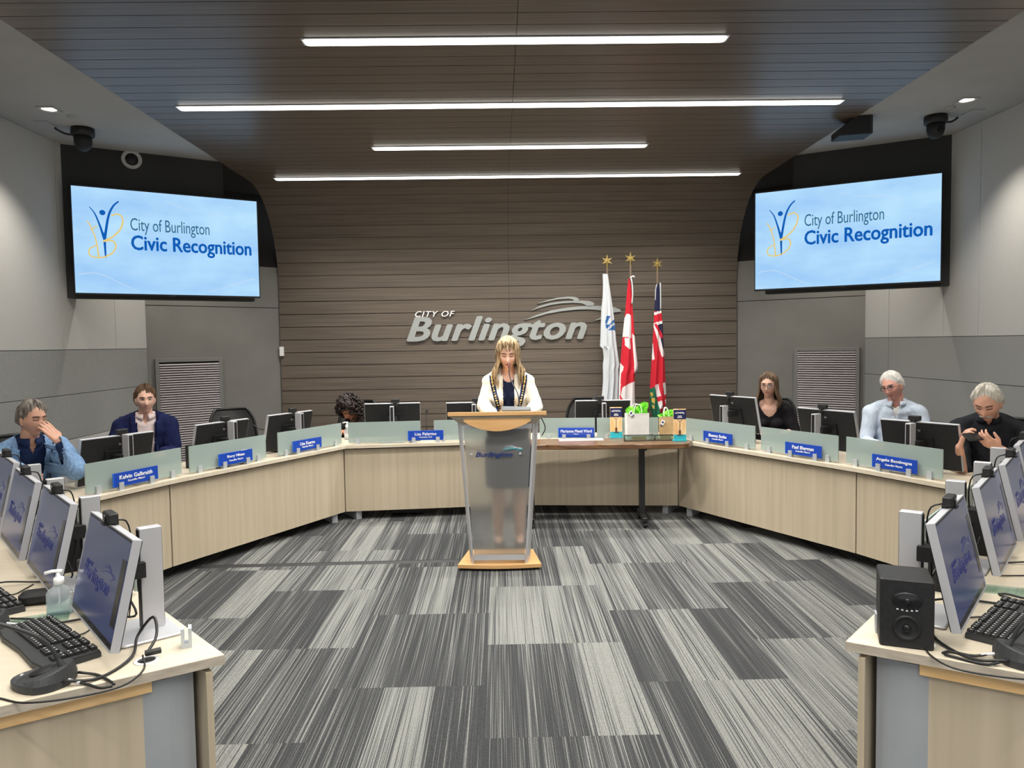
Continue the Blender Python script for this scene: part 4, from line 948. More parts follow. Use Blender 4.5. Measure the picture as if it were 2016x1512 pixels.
def keycard(px, py, label, rz):
    p = tp(px, py); t = thing('display_card', label, 'display card', tuple(p), rz, 'tall Key to the City display cards')
    W, H, D = .113, .285, .02
    m = MB(); m.box((0, 0, H*.5+.01), (W, D, H)); m.build('card', M['photo'], t)
    m = MB(); m.box((0, -D/2-.0008, H*.86), (W+.001, .0012, H*.30)); m.build('header', M['navycard'], t)
    m = MB(); m.box((0, -D/2-.001, .035), (W+.001, .002, .052)); m.box((0, 0, .006), (W+.012, D+.03, .010)); m.build('teal_foot', M['teal'], t)
    put('lettering', text_mesh('Key to the City', W*.78, .014, .0004, 0, .03, 'CENTER', M['ink']), t, T(0, -D/2-.0018, H*.875))
    m = MB(); m.box((0, -D/2-.0018, H*.93), (W*.6, .0006, .004)); m.box((0, -D/2-.0018, H*.81), (W*.3, .0006, .006)); m.box((0, -D/2-.0018, H*.765), (W*.4, .0006, .006)); m.build('small_print', M['ink'], t)
    k = MB(); y = -D/2-.0015
    strokes(k, [(0, .08), (0, .15), (0, .178)], .005, .004, y); strokes(k, [(0, .178), (-.017, .195), (-.012, .213), (0, .225), (.012, .213), (.017, .195), (0, .178)], .004, .004, y, 24)
    k.box((0, y, .075), (.02, .001, .05)); k.box((0, y, .052), (.055, .001, .010)); k.box((0, y, .232), (.06, .001, .005)); k.build('key_picture', M['keybrown'], t)
M['photo'] = noisy('warm amber photograph', (.75, .42, .16), (.92, .70, .42), (30, 3, 5), .5, lo=.35, hi=.65)
M['keybrown'] = mat('dark brown print', (.12, .05, .03), .6)
keycard(1213, 862, 'tall amber display card with a key picture, left of the white gift bag', radians(-1))
keycard(1338, 868, 'tall amber display card with a key picture, right of the kraft gift bag', radians(-2))
def giftbag(px, py, W, D, H, mt, label, rz, seed, tall):
    random.seed(seed); p = tp(px, py); t = thing('gift_bag', label, 'gift bag', tuple(p), rz)
    m = MB(); g = .006
    vs = []; 
    for k, (s, z) in enumerate(((1, 0), (1, H*.5), (1.01, H))): vs += [(-W/2*s, -D/2*s, z), (W/2*s, -D/2*s, z), (W/2*s-.0, D/2*s, z), (-W/2*s, D/2*s, z)]
    fs = [(4*k+i, 4*k+(i+1) % 4, 4*k+4+(i+1) % 4, 4*k+4+i) for k in range(2) for i in range(4)]+[(3, 2, 1, 0)]
    m.add(vs, fs); o = m.build('bag', mt, t); so = o.modifiers.new('thick', 'SOLIDIFY'); so.thickness = .002
    m = MB(); m.box((0, -D/2-.001, H*.10), (W*.98, .001, .002)); m.box((0, -D/2-.001, H*.96), (W*.99, .001, .002)); m.build('fold_crease', M['edge'], t)
    m = MB(); r = 9 if tall else 8
    for i in range(r):
        a = random.uniform(-.5, .5); x = random.uniform(-W*.38, W*.38); h = random.uniform(.03, .075)*(1.6 if tall and x > .02 else 1)
        w_ = random.uniform(.03, .055); y = random.uniform(-D*.3, D*.3); vs = []; q = 5
        for j in range(q+1):
            for k in range(q+1):
                u, v = k/q-.5, j/q
                vs.append((x+u*w_*(1+v*.8)*cos(a)+.006*sin(9*u+5*v+i), y+u*w_*sin(a)+.012*sin(7*v+6*u+i*2), H-.03+(h+.03)*v*(1-.5*abs(u)*random.uniform(.5, 1.4))))
        m.add(vs, [(j*(q+1)+k, j*(q+1)+k+1, (j+1)*(q+1)+k+1, (j+1)*(q+1)+k) for j in range(q) for k in range(q)])
    m.build('tissue_paper', M['tissue'], t)
    for y in (-D*.42, D*.42):
        m = MB(); m.tube(bez([(-W*.17, y, H-.02), (-W*.17, y, H+.03), (-W*.1, y*.9, H+.075), (0, y*.9, H+.085), (W*.1, y*.9, H+.075), (W*.17, y, H+.03), (W*.17, y, H-.02)], 24), .0032, 8); m.build('handle', M['white'], t)
    Tg = T(-W*.32, -D/2-.012, H-(.0 if tall else .06)) @ RY(radians(-35 if tall else 25)); m = MB(); m.box((0, 0, 0), (.035, .002, .055), Tg); m.build('gift_tag', M['white'], t)
    m = MB(); m.cyl((0, -.0015, .008), (0, -.0025, .008), .010, 16, Tg); m.box((0, -.002, -.022), (.03, .001, .008), Tg); m.build('tag_print', M['navylogo'], t)
    random.seed(11)
giftbag(1254, 864, .21, .09, .245, M['bagwhite'], 'white paper gift bag with tall lime green tissue on the walnut table', radians(6), 3, True)
giftbag(1311, 859, .125, .07, .195, M['kraft'], 'brown kraft gift bag with bunched lime green tissue on the walnut table', radians(-4), 5, False)
def case(px, py, W, D, H, rz, label):
    p = tp(px, py); t = thing('display_case', label, 'display case', tuple(p), rz)
    m = MB()
    for x in (-W/2, W/2):
        for y in (-D/2, D/2): m.box((x, y, H/2), (.004, .004, H))
    for z in (.002, H-.002):
        for y in (-D/2, D/2): m.box((0, y, z), (W, .004, .004))
        for x in (-W/2, W/2): m.box((x, 0, z), (.004, D, .004))
    m.build('frame', M['black'], t)
    m = MB(); m.box((0, -D/2, H/2), (W, .002, H)); m.box((W/2, 0, H/2), (.002, D, H)); m.box((0, D/2, H/2), (W, .002, H)); m.box((-W/2, 0, H/2), (.002, D, H)); m.build('glass', M['pane'], t)
    m = MB(); m.box((0, -D/2+.008, H/2), (W*.5, .002, H*.6)); m.build('plaque', M['brass'], t)
case(1258, 868, .27, .05, .055, radians(1), 'black framed glass case with brass plaque before the white gift bag')
case(1310, 867, .19, .05, .052, radians(-3), 'black framed glass case with brass plaque before the kraft gift bag')
# ------------------------------------------------------------------ flags
def inside(p, poly):
    x, y = p; c = False; j = len(poly)-1
    for i in range(len(poly)):
        xi, yi = poly[i]; xj, yj = poly[j]
        if (yi > y) != (yj > y) and x < (xj-xi)*(y-yi)/(yj-yi)+xi: c = not c
        j = i
    return c
def flag(label, px, py_top, rows, base, regions, mats, folds, ribbon=None, finy=None, ph=0, yw=8.78, lean=0):
    top = at_y(px, py_top, yw); t = thing('flag', label, 'flag', (top.x, yw, 0), 0, 'flags on poles against the wood wall')
    foot = Vector((lean, 0, 0))
    m = MB(); m.cyl((foot.x, 0, .05), (0, 0, top.z-.13), .0125, 16); m.build('pole', mat('bronze pole', (.32, .24, .18), .35, .6), t)
    m = MB(); m.cyl((0, 0, top.z-.19), (0, 0, top.z-.065), .012, 16); m.build('ferrule', M['gold'], t)
    m = MB(); m.lathe([(0, 0), (.15, 0), (.15, .02), (.05, .04), (.02, .09), (0, .09)], 28, T(foot.x, 0, 0)); m.build('stand', M['gold'], t)
    leaf = [(0, .075), (.012, .045), (.030, .052), (.026, .028), (.050, .030), (.038, .008), (.046, -.004), (.020, -.012), (.022, -.030), (.005, -.024), (0, -.05)]
    leaf = [((.062 if k % 2 == 0 else .024)*sin(pi*k/6), (.070 if k == 0 else .062 if k % 2 == 0 else .024)*cos(pi*k/6)) for k in range(12)]
    m = MB(); m.prism([(x*1.12, z*1.12) for x, z in leaf], -.005, .005, T(0, 0, top.z-.05) @ RX(pi/2)); m.ball((0, 0, top.z-.052), (.012, .011, .014)); m.build('finial', M['gold'], t, label='gold maple leaf finial')
    NU, NV = 44, 150; y0r, y1r = rows[0][0], rows[-1][0]; vs = []; fs = []; ms = []
    def row(yc):
        for (a, l0, r0), (b, l1, r1) in zip(rows, rows[1:]):
            if a <= yc <= b: k = (yc-a)/(b-a); return l0+(l1-l0)*k, r0+(r1-r0)*k
        return rows[-1][1:]
    for j in range(NV+1):
        yc = y0r+(y1r-y0r)*j/NV; l, r = row(yc); amp = .010+.045*min(1, (yc-y0r)/600)
        for i in range(2*NU):
            u = i/NU if i <= NU else (2*NU-i)/NU; xc = l+(r-l)*u
            P_ = at_y(1080+xc/3.78, 480+yc/3.78, yw)
            env = sin(pi*min(max(u, 0), 1))**.5
            if i <= NU: d = -.012-amp*(.25+.75*(.5-.5*cos(2*pi*folds*u+ph+yc*.004)))*env-.01*env
            else: d = .012*env
            vs.append((P_.x-top.x, d, P_.z))
    n = 2*NU
    for j in range(NV):
        yc = y0r+(y1r-y0r)*(j+.5)/NV; l, r = row(yc)
        for i in range(n):
            u = (i+.5)/NU if i < NU else (2*NU-i-.5)/NU; xc = l+(r-l)*u; c = base
            for poly, mi in regions:
                if inside((xc, yc), poly): c = mi
            fs.append((j*n+i, j*n+(i+1) % n, (j+1)*n+(i+1) % n, (j+1)*n+i)); ms.append(c)
    m = MB(); m.add(vs, [f[::-1] for f in fs], smooth=True); m.m = ms[:]; m.add(vs[:n], [tuple(range(n))]); m.add(vs[-n:], [tuple(range(n))[::-1]]); m.build('cloth', mats, t)
    if ribbon:
        for rb, wd in ribbon:
            Q = [at_y(1080+x/3.78, 480+y/3.78, yw-.03) for x, y in rb]; m = MB(); m.tube(bez([(q.x-top.x, -.03, q.z) for q in Q], 16), wd, 6, flat=.4); m.build('tie', M['flagW'], t)
FM_ = [M['flagW'], M['flagR'], M['flagP'], M['flagB'], M['flagG'], M['flagBlue'], M['flagY']]
flag('white city flag with a blue diagonal print, leftmost of the three flags', 1195, 505, [(225, 400, 440), (300, 403, 450), (400, 400, 465), (500, 390, 480), (600, 387, 492), (700, 384, 500), (765, 380, 508), (785, 402, 510), (850, 408, 520), (900, 402, 528), (935, 402, 520), (1000, 404, 524), (1080, 400, 520), (1150, 392, 520), (1290, 386, 522)], 0,
     [([(428, 534), (456, 540), (426, 602), (416, 588)], 5), ([(418, 602), (450, 600), (488, 558), (492, 586), (452, 622), (424, 632)], 5), ([(440, 640), (490, 598), (496, 650), (478, 640), (462, 642)], 5), ([(458, 604), (486, 584), (470, 610), (440, 622)], 0)], FM_, 3, lean=0, yw=8.88)
flag('red and white national flag hanging in folds, middle of the three flags', 1241, 500, [(262, 592, 603), (300, 588, 612), (400, 578, 620), (500, 570, 626), (600, 558, 634), (690, 549, 640), (800, 540, 650), (900, 531, 662), (935, 528, 660), (970, 526, 642), (1050, 522, 640), (1290, 518, 642)], 1,
     [([(578, 520), (610, 530), (612, 700), (548, 692), (556, 570)], 2), ([(563, 704), (600, 704), (608, 778), (596, 786), (566, 756)], 2), ([(618, 668), (640, 690), (664, 935), (634, 968), (626, 800)], 2),
      ([(546, 1064), (636, 1020), (645, 1290), (515, 1290), (535, 1120)], 2), ([(533, 888), (556, 914), (550, 940), (537, 962), (532, 1120), (515, 1290), (510, 960)], 2), ([(526, 1120), (560, 1172), (530, 1172)], 1)], FM_, 2, ribbon=[([(612, 245), (622, 300), (626, 380), (620, 450)], .012), ([(610, 250), (632, 240), (640, 250)], .01)], ph=1, yw=8.70)
flag('dark blue, red and green provincial flag, rightmost of the three flags', 1294, 511, [(298, 800, 820), (350, 795, 828), (400, 792, 832), (500, 785, 838), (600, 780, 848), (700, 774, 852), (800, 770, 858), (870, 764, 862), (1000, 756, 868), (1100, 750, 872), (1200, 752, 872), (1215, 754, 862), (1290, 776, 826)], 1,
     [([(780, 290), (845, 290), (845, 500), (770, 505)], 3), ([(782, 512), (840, 495), (840, 514), (782, 532)], 2), ([(776, 592), (846, 570), (848, 594), (778, 620)], 2), ([(780, 620), (804, 610), (858, 770), (856, 835), (835, 842)], 2), ([(806, 604), (850, 590), (856, 700)], 3), ([(815, 640), (850, 715), (856, 800), (840, 770)], 3), ([(782, 598), (800, 598), (840, 700), (828, 700)], 1), ([(764, 745), (774, 740), (784, 862), (768, 864)], 2),
      ([(740, 1082), (786, 1062), (832, 1295), (760, 1295), (740, 1200)], 4), ([(783, 1050), (866, 1030), (880, 1140), (876, 1216), (818, 1226)], 2), ([(812, 1044), (840, 1036), (874, 1215), (846, 1220)], 1), ([(798, 1140), (876, 1118), (880, 1152), (806, 1172)], 1),
      ([(752, 1104), (770, 1104), (770, 1130), (758, 1136)], 6), ([(760, 1140), (786, 1150), (780, 1190), (764, 1176)], 6), ([(764, 1200), (780, 1200), (782, 1225), (768, 1220)], 6)], FM_, 2, ribbon=[([(832, 290), (833, 330), (834, 400), (834, 490)], .012), ([(806, 300), (798, 340), (794, 420)], .009)], ph=2.2)
# ------------------------------------------------------------------ cup with straw
p = at_z(1531, 848, ZT)
t = thing('tumbler', 'pale tumbler with turquoise lid and purple straw before the woman in black', 'cup', (p.x+.10, p.y+.28, ZT))
m = MB(); m.lathe([(0, 0), (.030, 0), (.040, .14), (0, .14)], 24); m.build('cup', mat('pale lilac plastic', (.55, .60, .80), .3), t)
m = MB(); m.lathe([(0, .138), (.046, .138), (.047, .150), (.043, .158), (0, .160)], 24); m.build('lid', mat('turquoise plastic', (.16, .62, .62), .35), t)
m = MB(); m.cyl((0, 0, .155), (-.004, 0, .235), .004, 10); m.build('straw', mat('purple straw', (.25, .10, .35), .4), t)
# ------------------------------------------------------------------ office chairs
def make_chair(label, loc, rz, group='black mesh office chairs behind the desks'):
    t = thing('office_chair', label, 'chair', loc, rz, group)
    m = MB(); m.rbox((0, -.02, .44), (.48, .46, .07), .07); m.build('seat', M['black2'], t, bevel=.01)
    def surf(u, v, r):                # back shell: u across, v up
        w_ = .235*(1-.10*abs(v-.45)*2)*(1-max(0, v-.72)**2*3.2); return Vector((u*w_, .235+.05*v*v-.07*(u*u)*.9+.03*sin(pi*v)*-1, .53+.52*v))
    nu, nv = 12, 14; vs = [tuple(surf(-1+2*i/nu, j/nv, 0)) for j in range(nv+1) for i in range(nu+1)]
    fs = [(j*(nu+1)+i, j*(nu+1)+i+1, (j+1)*(nu+1)+i+1, (j+1)*(nu+1)+i) for j in range(nv) for i in range(nu)]
    m = MB(); m.add(vs, fs, smooth=True); o = m.build('backrest', M['mesh'], t); s = o.modifiers.new('thick', 'SOLIDIFY'); s.thickness = .008
    m = MB(); loop = [surf(-1, j/nv, 0) for j in range(nv+1)]+[surf(-1+2*i/nu, 1, 0) for i in range(1, nu+1)]+[surf(1, 1-j/nv, 0) for j in range(1, nv+1)]
    m.tube(loop, .014, 8); m.build('back_frame', M['black'], t)
    m = MB(); m.tube([(0, .17, .40), (0, .26, .44), (0, .275, .62), (0, .26, .78)], .02, 8); m.build('back_post', M['black'], t)
    for s_ in (-1, 1):
        m = MB(); m.tube([(s_*.24, .05, .42), (s_*.28, .04, .50), (s_*.28, .02, .61)], .013, 8); m.rbox((s_*.28, -.03, .625), (.07, .24, .03), .02); m.build('armrest', M['black'], t)
    m = MB(); m.cyl((0, 0, .10), (0, 0, .42), .028, 14); m.build('column', M['black'], t)
    for k in range(5):
        a = 2*pi*k/5; m = MB(); m.tube([(.02*cos(a), .02*sin(a), .10), (.28*cos(a), .28*sin(a), .065)], .018, 8); q = m.build('leg', M['black'], t)
        c = MB(); c.cyl((.28*cos(a)-.012*sin(a), .28*sin(a)+.012*cos(a), .028), (.28*cos(a)+.012*sin(a), .28*sin(a)-.012*cos(a), .028), .028, 14); c.build('caster', M['black2'], q)
    return t
ch0 = []
def chair(x, y, f, label):
    rz = atan2(f[1], f[0])+pi/2
    if not ch0: ch0.append(make_chair(label, (x, y, 0), rz))
    else:
        dup(ch0[0], (x, y, 0), rz, label)
# ------------------------------------------------------------------ people
SK = {}
def skin(name, c): 
    c2 = tuple(min(1, q*1.12) for q in c); m = noisy(name, c, c2, (30, 30, 30), .5, spec=.35)
    b = m.node_tree.nodes['Principled BSDF']; b.inputs['Subsurface Weight'].default_value = .08; b.inputs['Subsurface Radius'].default_value = (.02, .008, .004); return m
def hairmat(name, a, b): return noisy(name, a, b, (55, 55, 9), .5, bump=.35, lo=.3, hi=.7, spec=.35)
M['lip'] = mat('lips', (.42, .14, .12), .45); M['eyewhite'] = mat('eye white', (.62, .6, .58), .3); M['iris'] = mat('dark iris', (.02, .014, .01), .2)
M['brow'] = mat('dark brown brow', (.07, .04, .025), .8); M['browgrey'] = mat('grey brow', (.30, .27, .24), .8); M['lash'] = mat('lash line', (.03, .015, .012), .7)
def smooth01(x): x = max(0, min(1, x)); return x*x*(3-2*x)
def gs(x, s): return math.exp(-(x/s)**2)
def head_vert(d, jaw=1.0, fat=0):
    x, y, z = d; t = smooth01(-z*1.15)
    X = x*.0765*(1-.36*t*jaw+fat*t*.25); Y = y*.094; Zz = z*(.120 if z > 0 else .122)
    if y > 0: Y *= (1-.42*t); Y += .006
    else: Y *= (1-.10*t)
    if y < 0:
        fr = smooth01(-y*1.6)
        Y -= fr*(.021*gs(X, .012)*smooth01((.012-Zz)/.045)*smooth01((Zz+.052)/.012))          # nose
        Y -= fr*.004*gs(X, .018)*gs(Zz+.038, .008)
        Y += fr*.0085*(gs(X-.031, .0150)+gs(X+.031, .0150))*gs(Zz-.006, .0135)                 # eye sockets
        Y -= fr*.0045*gs(Zz-.030, .010)*gs(abs(X)-.026, .026)                                    # brow
        Y -= fr*.004*gs(abs(X)-.040, .018)*gs(Zz+.030, .020)                                     # cheeks
        Y -= fr*.0045*gs(X, .022)*gs(Zz+.064, .012); Y += fr*.003*gs(X, .022)*gs(Zz+.0635, .0035)  # mouth
        Y += fr*.003*gs(X, .02)*gs(Zz+.082, .008); Y -= fr*.010*gs(X, .026)*gs(Zz+.104, .018)       # chin
    return Vector((X, Y, Zz))
def head_mb(jaw=1, fat=0, n=72, m_=64):
    vs = [head_vert((0, 0, 1), jaw, fat)]; fs = []
    for j in range(1, m_):
        t = pi*j/m_
        for i in range(n): a = 2*pi*i/n; vs.append(head_vert((sin(t)*sin(a), -sin(t)*cos(a), cos(t)), jaw, fat))
    vs.append(head_vert((0, 0, -1), jaw, fat))
    for i in range(n): fs.append((0, 1+i, 1+(i+1) % n))
    for j in range(m_-2):
        for i in range(n): k = (i+1) % n; fs.append((1+j*n+i, 1+(j+1)*n+i, 1+(j+1)*n+k, 1+j*n+k))
    o = 1+(m_-2)*n
    for i in range(n): fs.append((o+i, len(vs)-1, o+(i+1) % n))
    return vs, fs
def remeshed(mb, voxel, smoothit=3, name='m'):
    me = mb.mesh(name, None); o = bpy.data.objects.new('tmp', me); col.objects.link(o)
    r = o.modifiers.new('r', 'REMESH'); r.mode = 'VOXEL'; r.voxel_size = voxel; r.use_smooth_shade = True
    if smoothit: s = o.modifiers.new('s', 'SMOOTH'); s.iterations = smoothit; s.factor = .5
    dg = bpy.context.evaluated_depsgraph_get(); dg.update(); out = bpy.data.meshes.new_from_object(o.evaluated_get(dg)); bpy.data.objects.remove(o)
    out.name = name; return out
def cut_mesh(me, fn):
    bm = bmesh.new(); bm.from_mesh(me); kill = [f for f in bm.faces if fn(f.calc_center_median())]
    bmesh.ops.delete(bm, geom=kill, context='FACES'); bm.to_mesh(me); bm.free(); return me
HAIRLINE = {
 'short': [(0, .62), (.5, .62), (.85, .50), (1.15, .18), (1.35, .12), (1.6, .02), (1.9, -.42), (pi, -.60)],
 'receding': [(0, .74), (.4, .76), (.75, .62), (1.1, .28), (1.4, .10), (1.6, .02), (1.9, -.42), (pi, -.60)],
 'long': [(0, .60), (.45, .58), (.9, .36), (1.2, -.1), (1.5, -.55), (1.9, -.8), (pi, -.85)],
 'swept': [(0, .60), (.5, .58), (.9, .48), (1.2, .25), (1.45, .08), (1.65, -.1), (1.9, -.55), (pi, -.72)]}
def hairline(style, a):
    L = HAIRLINE[style]
    for (a0, z0), (a1, z1) in zip(L, L[1:]):
        if a <= a1: return z0+(z1-z0)*(a-a0)/(a1-a0)
    return L[-1][1]
def hair_cap(style, th, jaw=1, fat=0, rough=.004, seed=0, top=1.0):
    n, m_ = 96, 64; vs = []; idx = {}; fs = []
    for j in range(m_+1):
        t = pi*j/m_*.9
        for i in range(n):
            a = 2*pi*i/n; aa = a if a <= pi else 2*pi-a; z = cos(t); thr = hairline(style, aa)+.10*noise.noise(Vector((a*2.2, seed, 0)))+(.05*sin(a*17+seed) if aa < 1.3 else 0)+(.12*(1 if a > pi else -.3)*gs(aa-.3, .5) if style in ('swept', 'short') else 0)
            d = (sin(t)*sin(a), -sin(t)*cos(a), z); p = head_vert(d, jaw, fat); k = smooth01((z-thr)/.34)
            if z < thr-.03: continue
            nn = Vector(d).normalized(); r = (th*(.45+.55*k)+.004)*(1+(.5*top)*max(0, z)) * (k*.9+.1)
            r += rough*k*noise.noise(Vector((a*7+seed, z*5, seed)))*1.5+rough*.7*k*sin(a*26+4*noise.noise(Vector((a*2, z*3, seed)))+z*6)
            idx[(j, i)] = len(vs); vs.append(p+nn*r)
    for j in range(m_):
        for i in range(n):
            k = (i+1) % n; q = [(j, i), (j+1, i), (j+1, k), (j, k)]
            if all(e in idx for e in q): fs.append([idx[e] for e in q])
    return vs, fs
def hand(mb, w, d, pn, side, curl=.5, sc=1.0, splay=.12, thumb=.5):
    w = Vector(w); d = Vector(d).normalized(); pn = Vector(pn); pn = (pn-d*pn.dot(d)).normalized(); l = d.cross(pn).normalized()*side
    L = [.95, 1.06, 1.0, .80]
    for i in range(4):
        o = (i-1.5); k = w+d*(.083*sc-.004*abs(o))+l*(-o*.0205*sc)
        mb.chain([w+l*(-o*.010*sc), k], [.0155*sc, .0125*sc], 10)
        dd = (d+l*(-o*splay*.5)).normalized(); p = k; pts = [p]; ang = 0
        for s_, ln in enumerate((.043, .027, .021)):
            ang += curl*(.55 if s_ == 0 else .8); v = dd*cos(ang)+pn*sin(ang); p = p+v*(ln*L[i]*sc); pts.append(p)
        mb.chain(pts, [.0098*sc, .0088*sc, .0080*sc, .0070*sc], 10)
    b = w+d*.018*sc+l*.022*sc; v1 = (d*.62+l*.62+pn*.35*thumb).normalized(); v2 = (d*.85+l*.2+pn*.5*thumb).normalized()
    mb.chain([b, b+v1*.040*sc, b+v1*.040*sc+v2*.030*sc, b+v1*.040*sc+v2*.030*sc+(v2+pn*.3*thumb).normalized()*.022*sc], [.015*sc, .0118*sc, .0102*sc, .0085*sc], 10)
root_fy = {}
def person(label, x, y, f, head, look, roll=0, pz=.50, sw=.165, bulk=1.0, belly=0, skinc=(.50, .27, .19), style='short', hairth=.012, hair=None, brow='brow', jaw=1, fat=0,
           arms=(None, None), hands=(None, None), layers=(), eyes='open', glasses=None, stand=False, extra=None, bust=0, voxel=.0055, hs=1.0, female=False, legmat=None, shoes=True, headlook_up=0, mouth=1):
    rz = atan2(f[1], f[0])+pi/2; root = thing('person', label, 'person', (x, y, 0), rz)
    Wm = (T(x, y, 0) @ RZ(rz)); Wi = Wm.inverted()
    Hc = Wi @ Vector(head); fw = (Wi.to_3x3() @ Vector(look)).normalized()
    # head frame: -Y looks along fw
    yv = -fw; xv = yv.cross(Vector((0, 0, 1))).normalized(); zv = xv.cross(yv).normalized()
    R_ = Matrix((xv, yv, zv)).transposed() @ Matrix.Rotation(roll, 3, 'Y'); HM = T(*Hc) @ R_.to_4x4() @ Matrix.Scale(hs, 4)
    hb = HM @ Vector((0, .028, -.085)); N = Vector((Hc.x*.55+hb.x*.45-fw.x*.02, hb.y+.035, Hc.z-.185))
    N.z += (extra or {}).get('nz', 0); N.y += (extra or {}).get('ny', 0)
    pel = Vector((0, .0 if stand else .05, pz))
    SECS = [(-.10, .165, .125), (.06, .170, .130), (.30, .152, .115), (.55, .168, .122), (.75, .172, .118), (.88, .145, .098), (.96, .095, .078), (1.02, .058, .060)]
    if female: SECS = [(-.10, .170, .125), (.06, .172, .125), (.34, .125, .098), (.56, .148, .108), (.75, .150, .105), (.88, .122, .088), (.96, .078, .066), (1.02, .048, .052)]
    def centre(t):
        c = pel.lerp(N, t); c.y += .035*sin(pi*max(0, min(1, t))); return c
    def torso(mb, infl, t0=-.2, t1=2):
        s = []
        for t_, rx, ry in SECS:
            if t_ < t0 or t_ > t1: continue
            b = 1+(bulk-1)*(1 if t_ < .9 else .4); c = centre(t_); bl = belly*gs(t_-.3, .28)
            s.append(((c.x, c.y-bl*.5, c.z), rx*b+infl, ry*b+bl*.6+infl))
        mb.loft(s, 28)
        if bust:
            for sx in (-1, 1): c = centre(.62); mb.ball((c.x+sx*.062, c.y-.075*bulk, c.z), (.055+infl, .05+bust+infl, .058+infl), 14, 10)
    sh = {}
    for k, sx in ((0, -1), (1, 1)):       # 0 = local -x, 1 = local +x
        sh[k] = Vector((N.x+sx*sw*(1+(bulk-1)*.5), N.y+.012, N.z-.092))
    el, wr = {}, {}
    for k, sx in ((0, -1), (1, 1)):
        if arms[k]: el[k] = Wi @ Vector(arms[k][0]); wr[k] = Wi @ Vector(arms[k][1])
        elif stand: el[k] = sh[k]+Vector((sx*.06, -.03, -.28)); wr[k] = el[k]+Vector((-sx*.03, -.20, .02))
        else: el[k] = Vector((sx*(sw+.075), sh[k].y-.06, max(sh[k].z-.27, .70))); wr[k] = Vector((sx*(sw-.01), sh[k].y-.31, .775))
    def armsf(mb, infl, upto=1.0):
        for k, sx in ((0, -1), (1, 1)):
            b = 1+(bulk-1)*.8; S0 = Vector((N.x+sx*.042, N.y+.005, N.z-.004)); s0 = sh[k]; e, w_ = el[k], wr[k]
            mb.chain([S0, s0], [.040*b+infl*.6, .053*b+infl], 14)
            r0, r1, r2 = .053*b+infl, .040*b+infl, .027*b+infl*1.2
            if female: r0 -= .007; r1 -= .005; r2 -= .003
            if upto <= .5: q = s0.lerp(e, upto*2); mb.chain([s0, q], [r0, r0+(r1-r0)*upto*2+.008], 14)
            else: q = e.lerp(w_, (upto-.5)*2); mb.chain([s0, s0.lerp(e, .5), e, e.lerp(w_, .35) if upto > .7 else e, q], [r0, (r0+r1)/2+.002, r1, (r1+r2)/2+.004 if upto > .7 else r1, r2 if upto > .7 else r1], 14)
    mb = MB(); torso(mb, -.004)
    mb.chain([N+Vector((0, .0, -.05)), hb], [.060*(1+(bulk-1)*.6)*(.86 if female else 1), .053*(1+(bulk-1)*.6)*(.84 if female else 1)], 18)
    hv, hf = head_mb(jaw, fat); mb.add([tuple(HM @ v) for v in hv], hf, smooth=True)
    for sx in (-1, 1):
        mb.ball((0, 0, 0), (.0065, .018, .031), 12, 10, HM @ T(sx*.0765, .012, -.004) @ RZ(sx*.45) @ RX(.12)); mb.ball((0, 0, 0), (.007, .011, .011), 8, 6, HM @ T(sx*.075, .006, -.028))
    armsf(mb, -.003)
    for k, sx in ((0, -1), (1, 1)):
        h = hands[k]; w_ = wr[k]
        if h: hand(mb, w_, Wi.to_3x3() @ Vector(h[0]), Wi.to_3x3() @ Vector(h[1]), h[2] if len(h) > 2 and h[2] else -sx, *(h[3] if len(h) > 3 else (.5,)))
        else:
            d = (wr[k]-el[k]); d.z *= .3; hand(mb, w_, d, Vector((0, 0, -1)), sx if False else -sx, .35)
    # legs
    kn, an = {}, {}
    for k, sx in ((0, -1), (1, 1)):
        hp = Vector((sx*.09, pel.y, pz-.02))
        if stand: kn[k] = Vector((sx*.085, -.01, .48)); an[k] = Vector((sx*.085, .02, .09))
        else: kn[k] = Vector((sx*.11, -.40, pz-.0)); an[k] = Vector((sx*.11, -.36, .09))
        b = 1+(bulk-1)*.7; mb.chain([hp, kn[k], kn[k].lerp(an[k], .3), an[k], an[k]+Vector((0, -.13, -.045))], [.082*b, .055*b, .052*b, .035*b, .03], 14)
    body = remeshed(mb, voxel, 2, 'body'); body.materials.append(skin(label.split(' ')[1]+' skin', skinc)); o = bpy.data.objects.new('body', body); link(o, root)
    # trousers, shoes
    if legmat is not None:
        m = MB()
        for k, sx in ((0, -1), (1, 1)):
            hp = Vector((sx*.09, pel.y, pz-.02)); b = 1+(bulk-1)*.7; m.chain([hp, kn[k], an[k]+Vector((0, 0, .03))], [.095*b, .070*b, .055*b], 14)
        c = centre(0); m.loft([((c.x, c.y, pz-.09), .16*bulk, .13*bulk), ((c.x, c.y, pz+.10), .172*bulk+.006, .132*bulk+.006)], 24)
        me = remeshed(m, .012, 2, 'trousers'); me.materials.append(legmat); o = bpy.data.objects.new('trousers', me); link(o, root)
    for k in (0, 1):
        m = MB(); a_ = an[k]; m.chain([(a_.x, a_.y+.02, .05), (a_.x, a_.y-.06, .048), (a_.x, a_.y-.16, .036)], [.046, .045, .034], 14); m.build('shoe', M['black'], root)
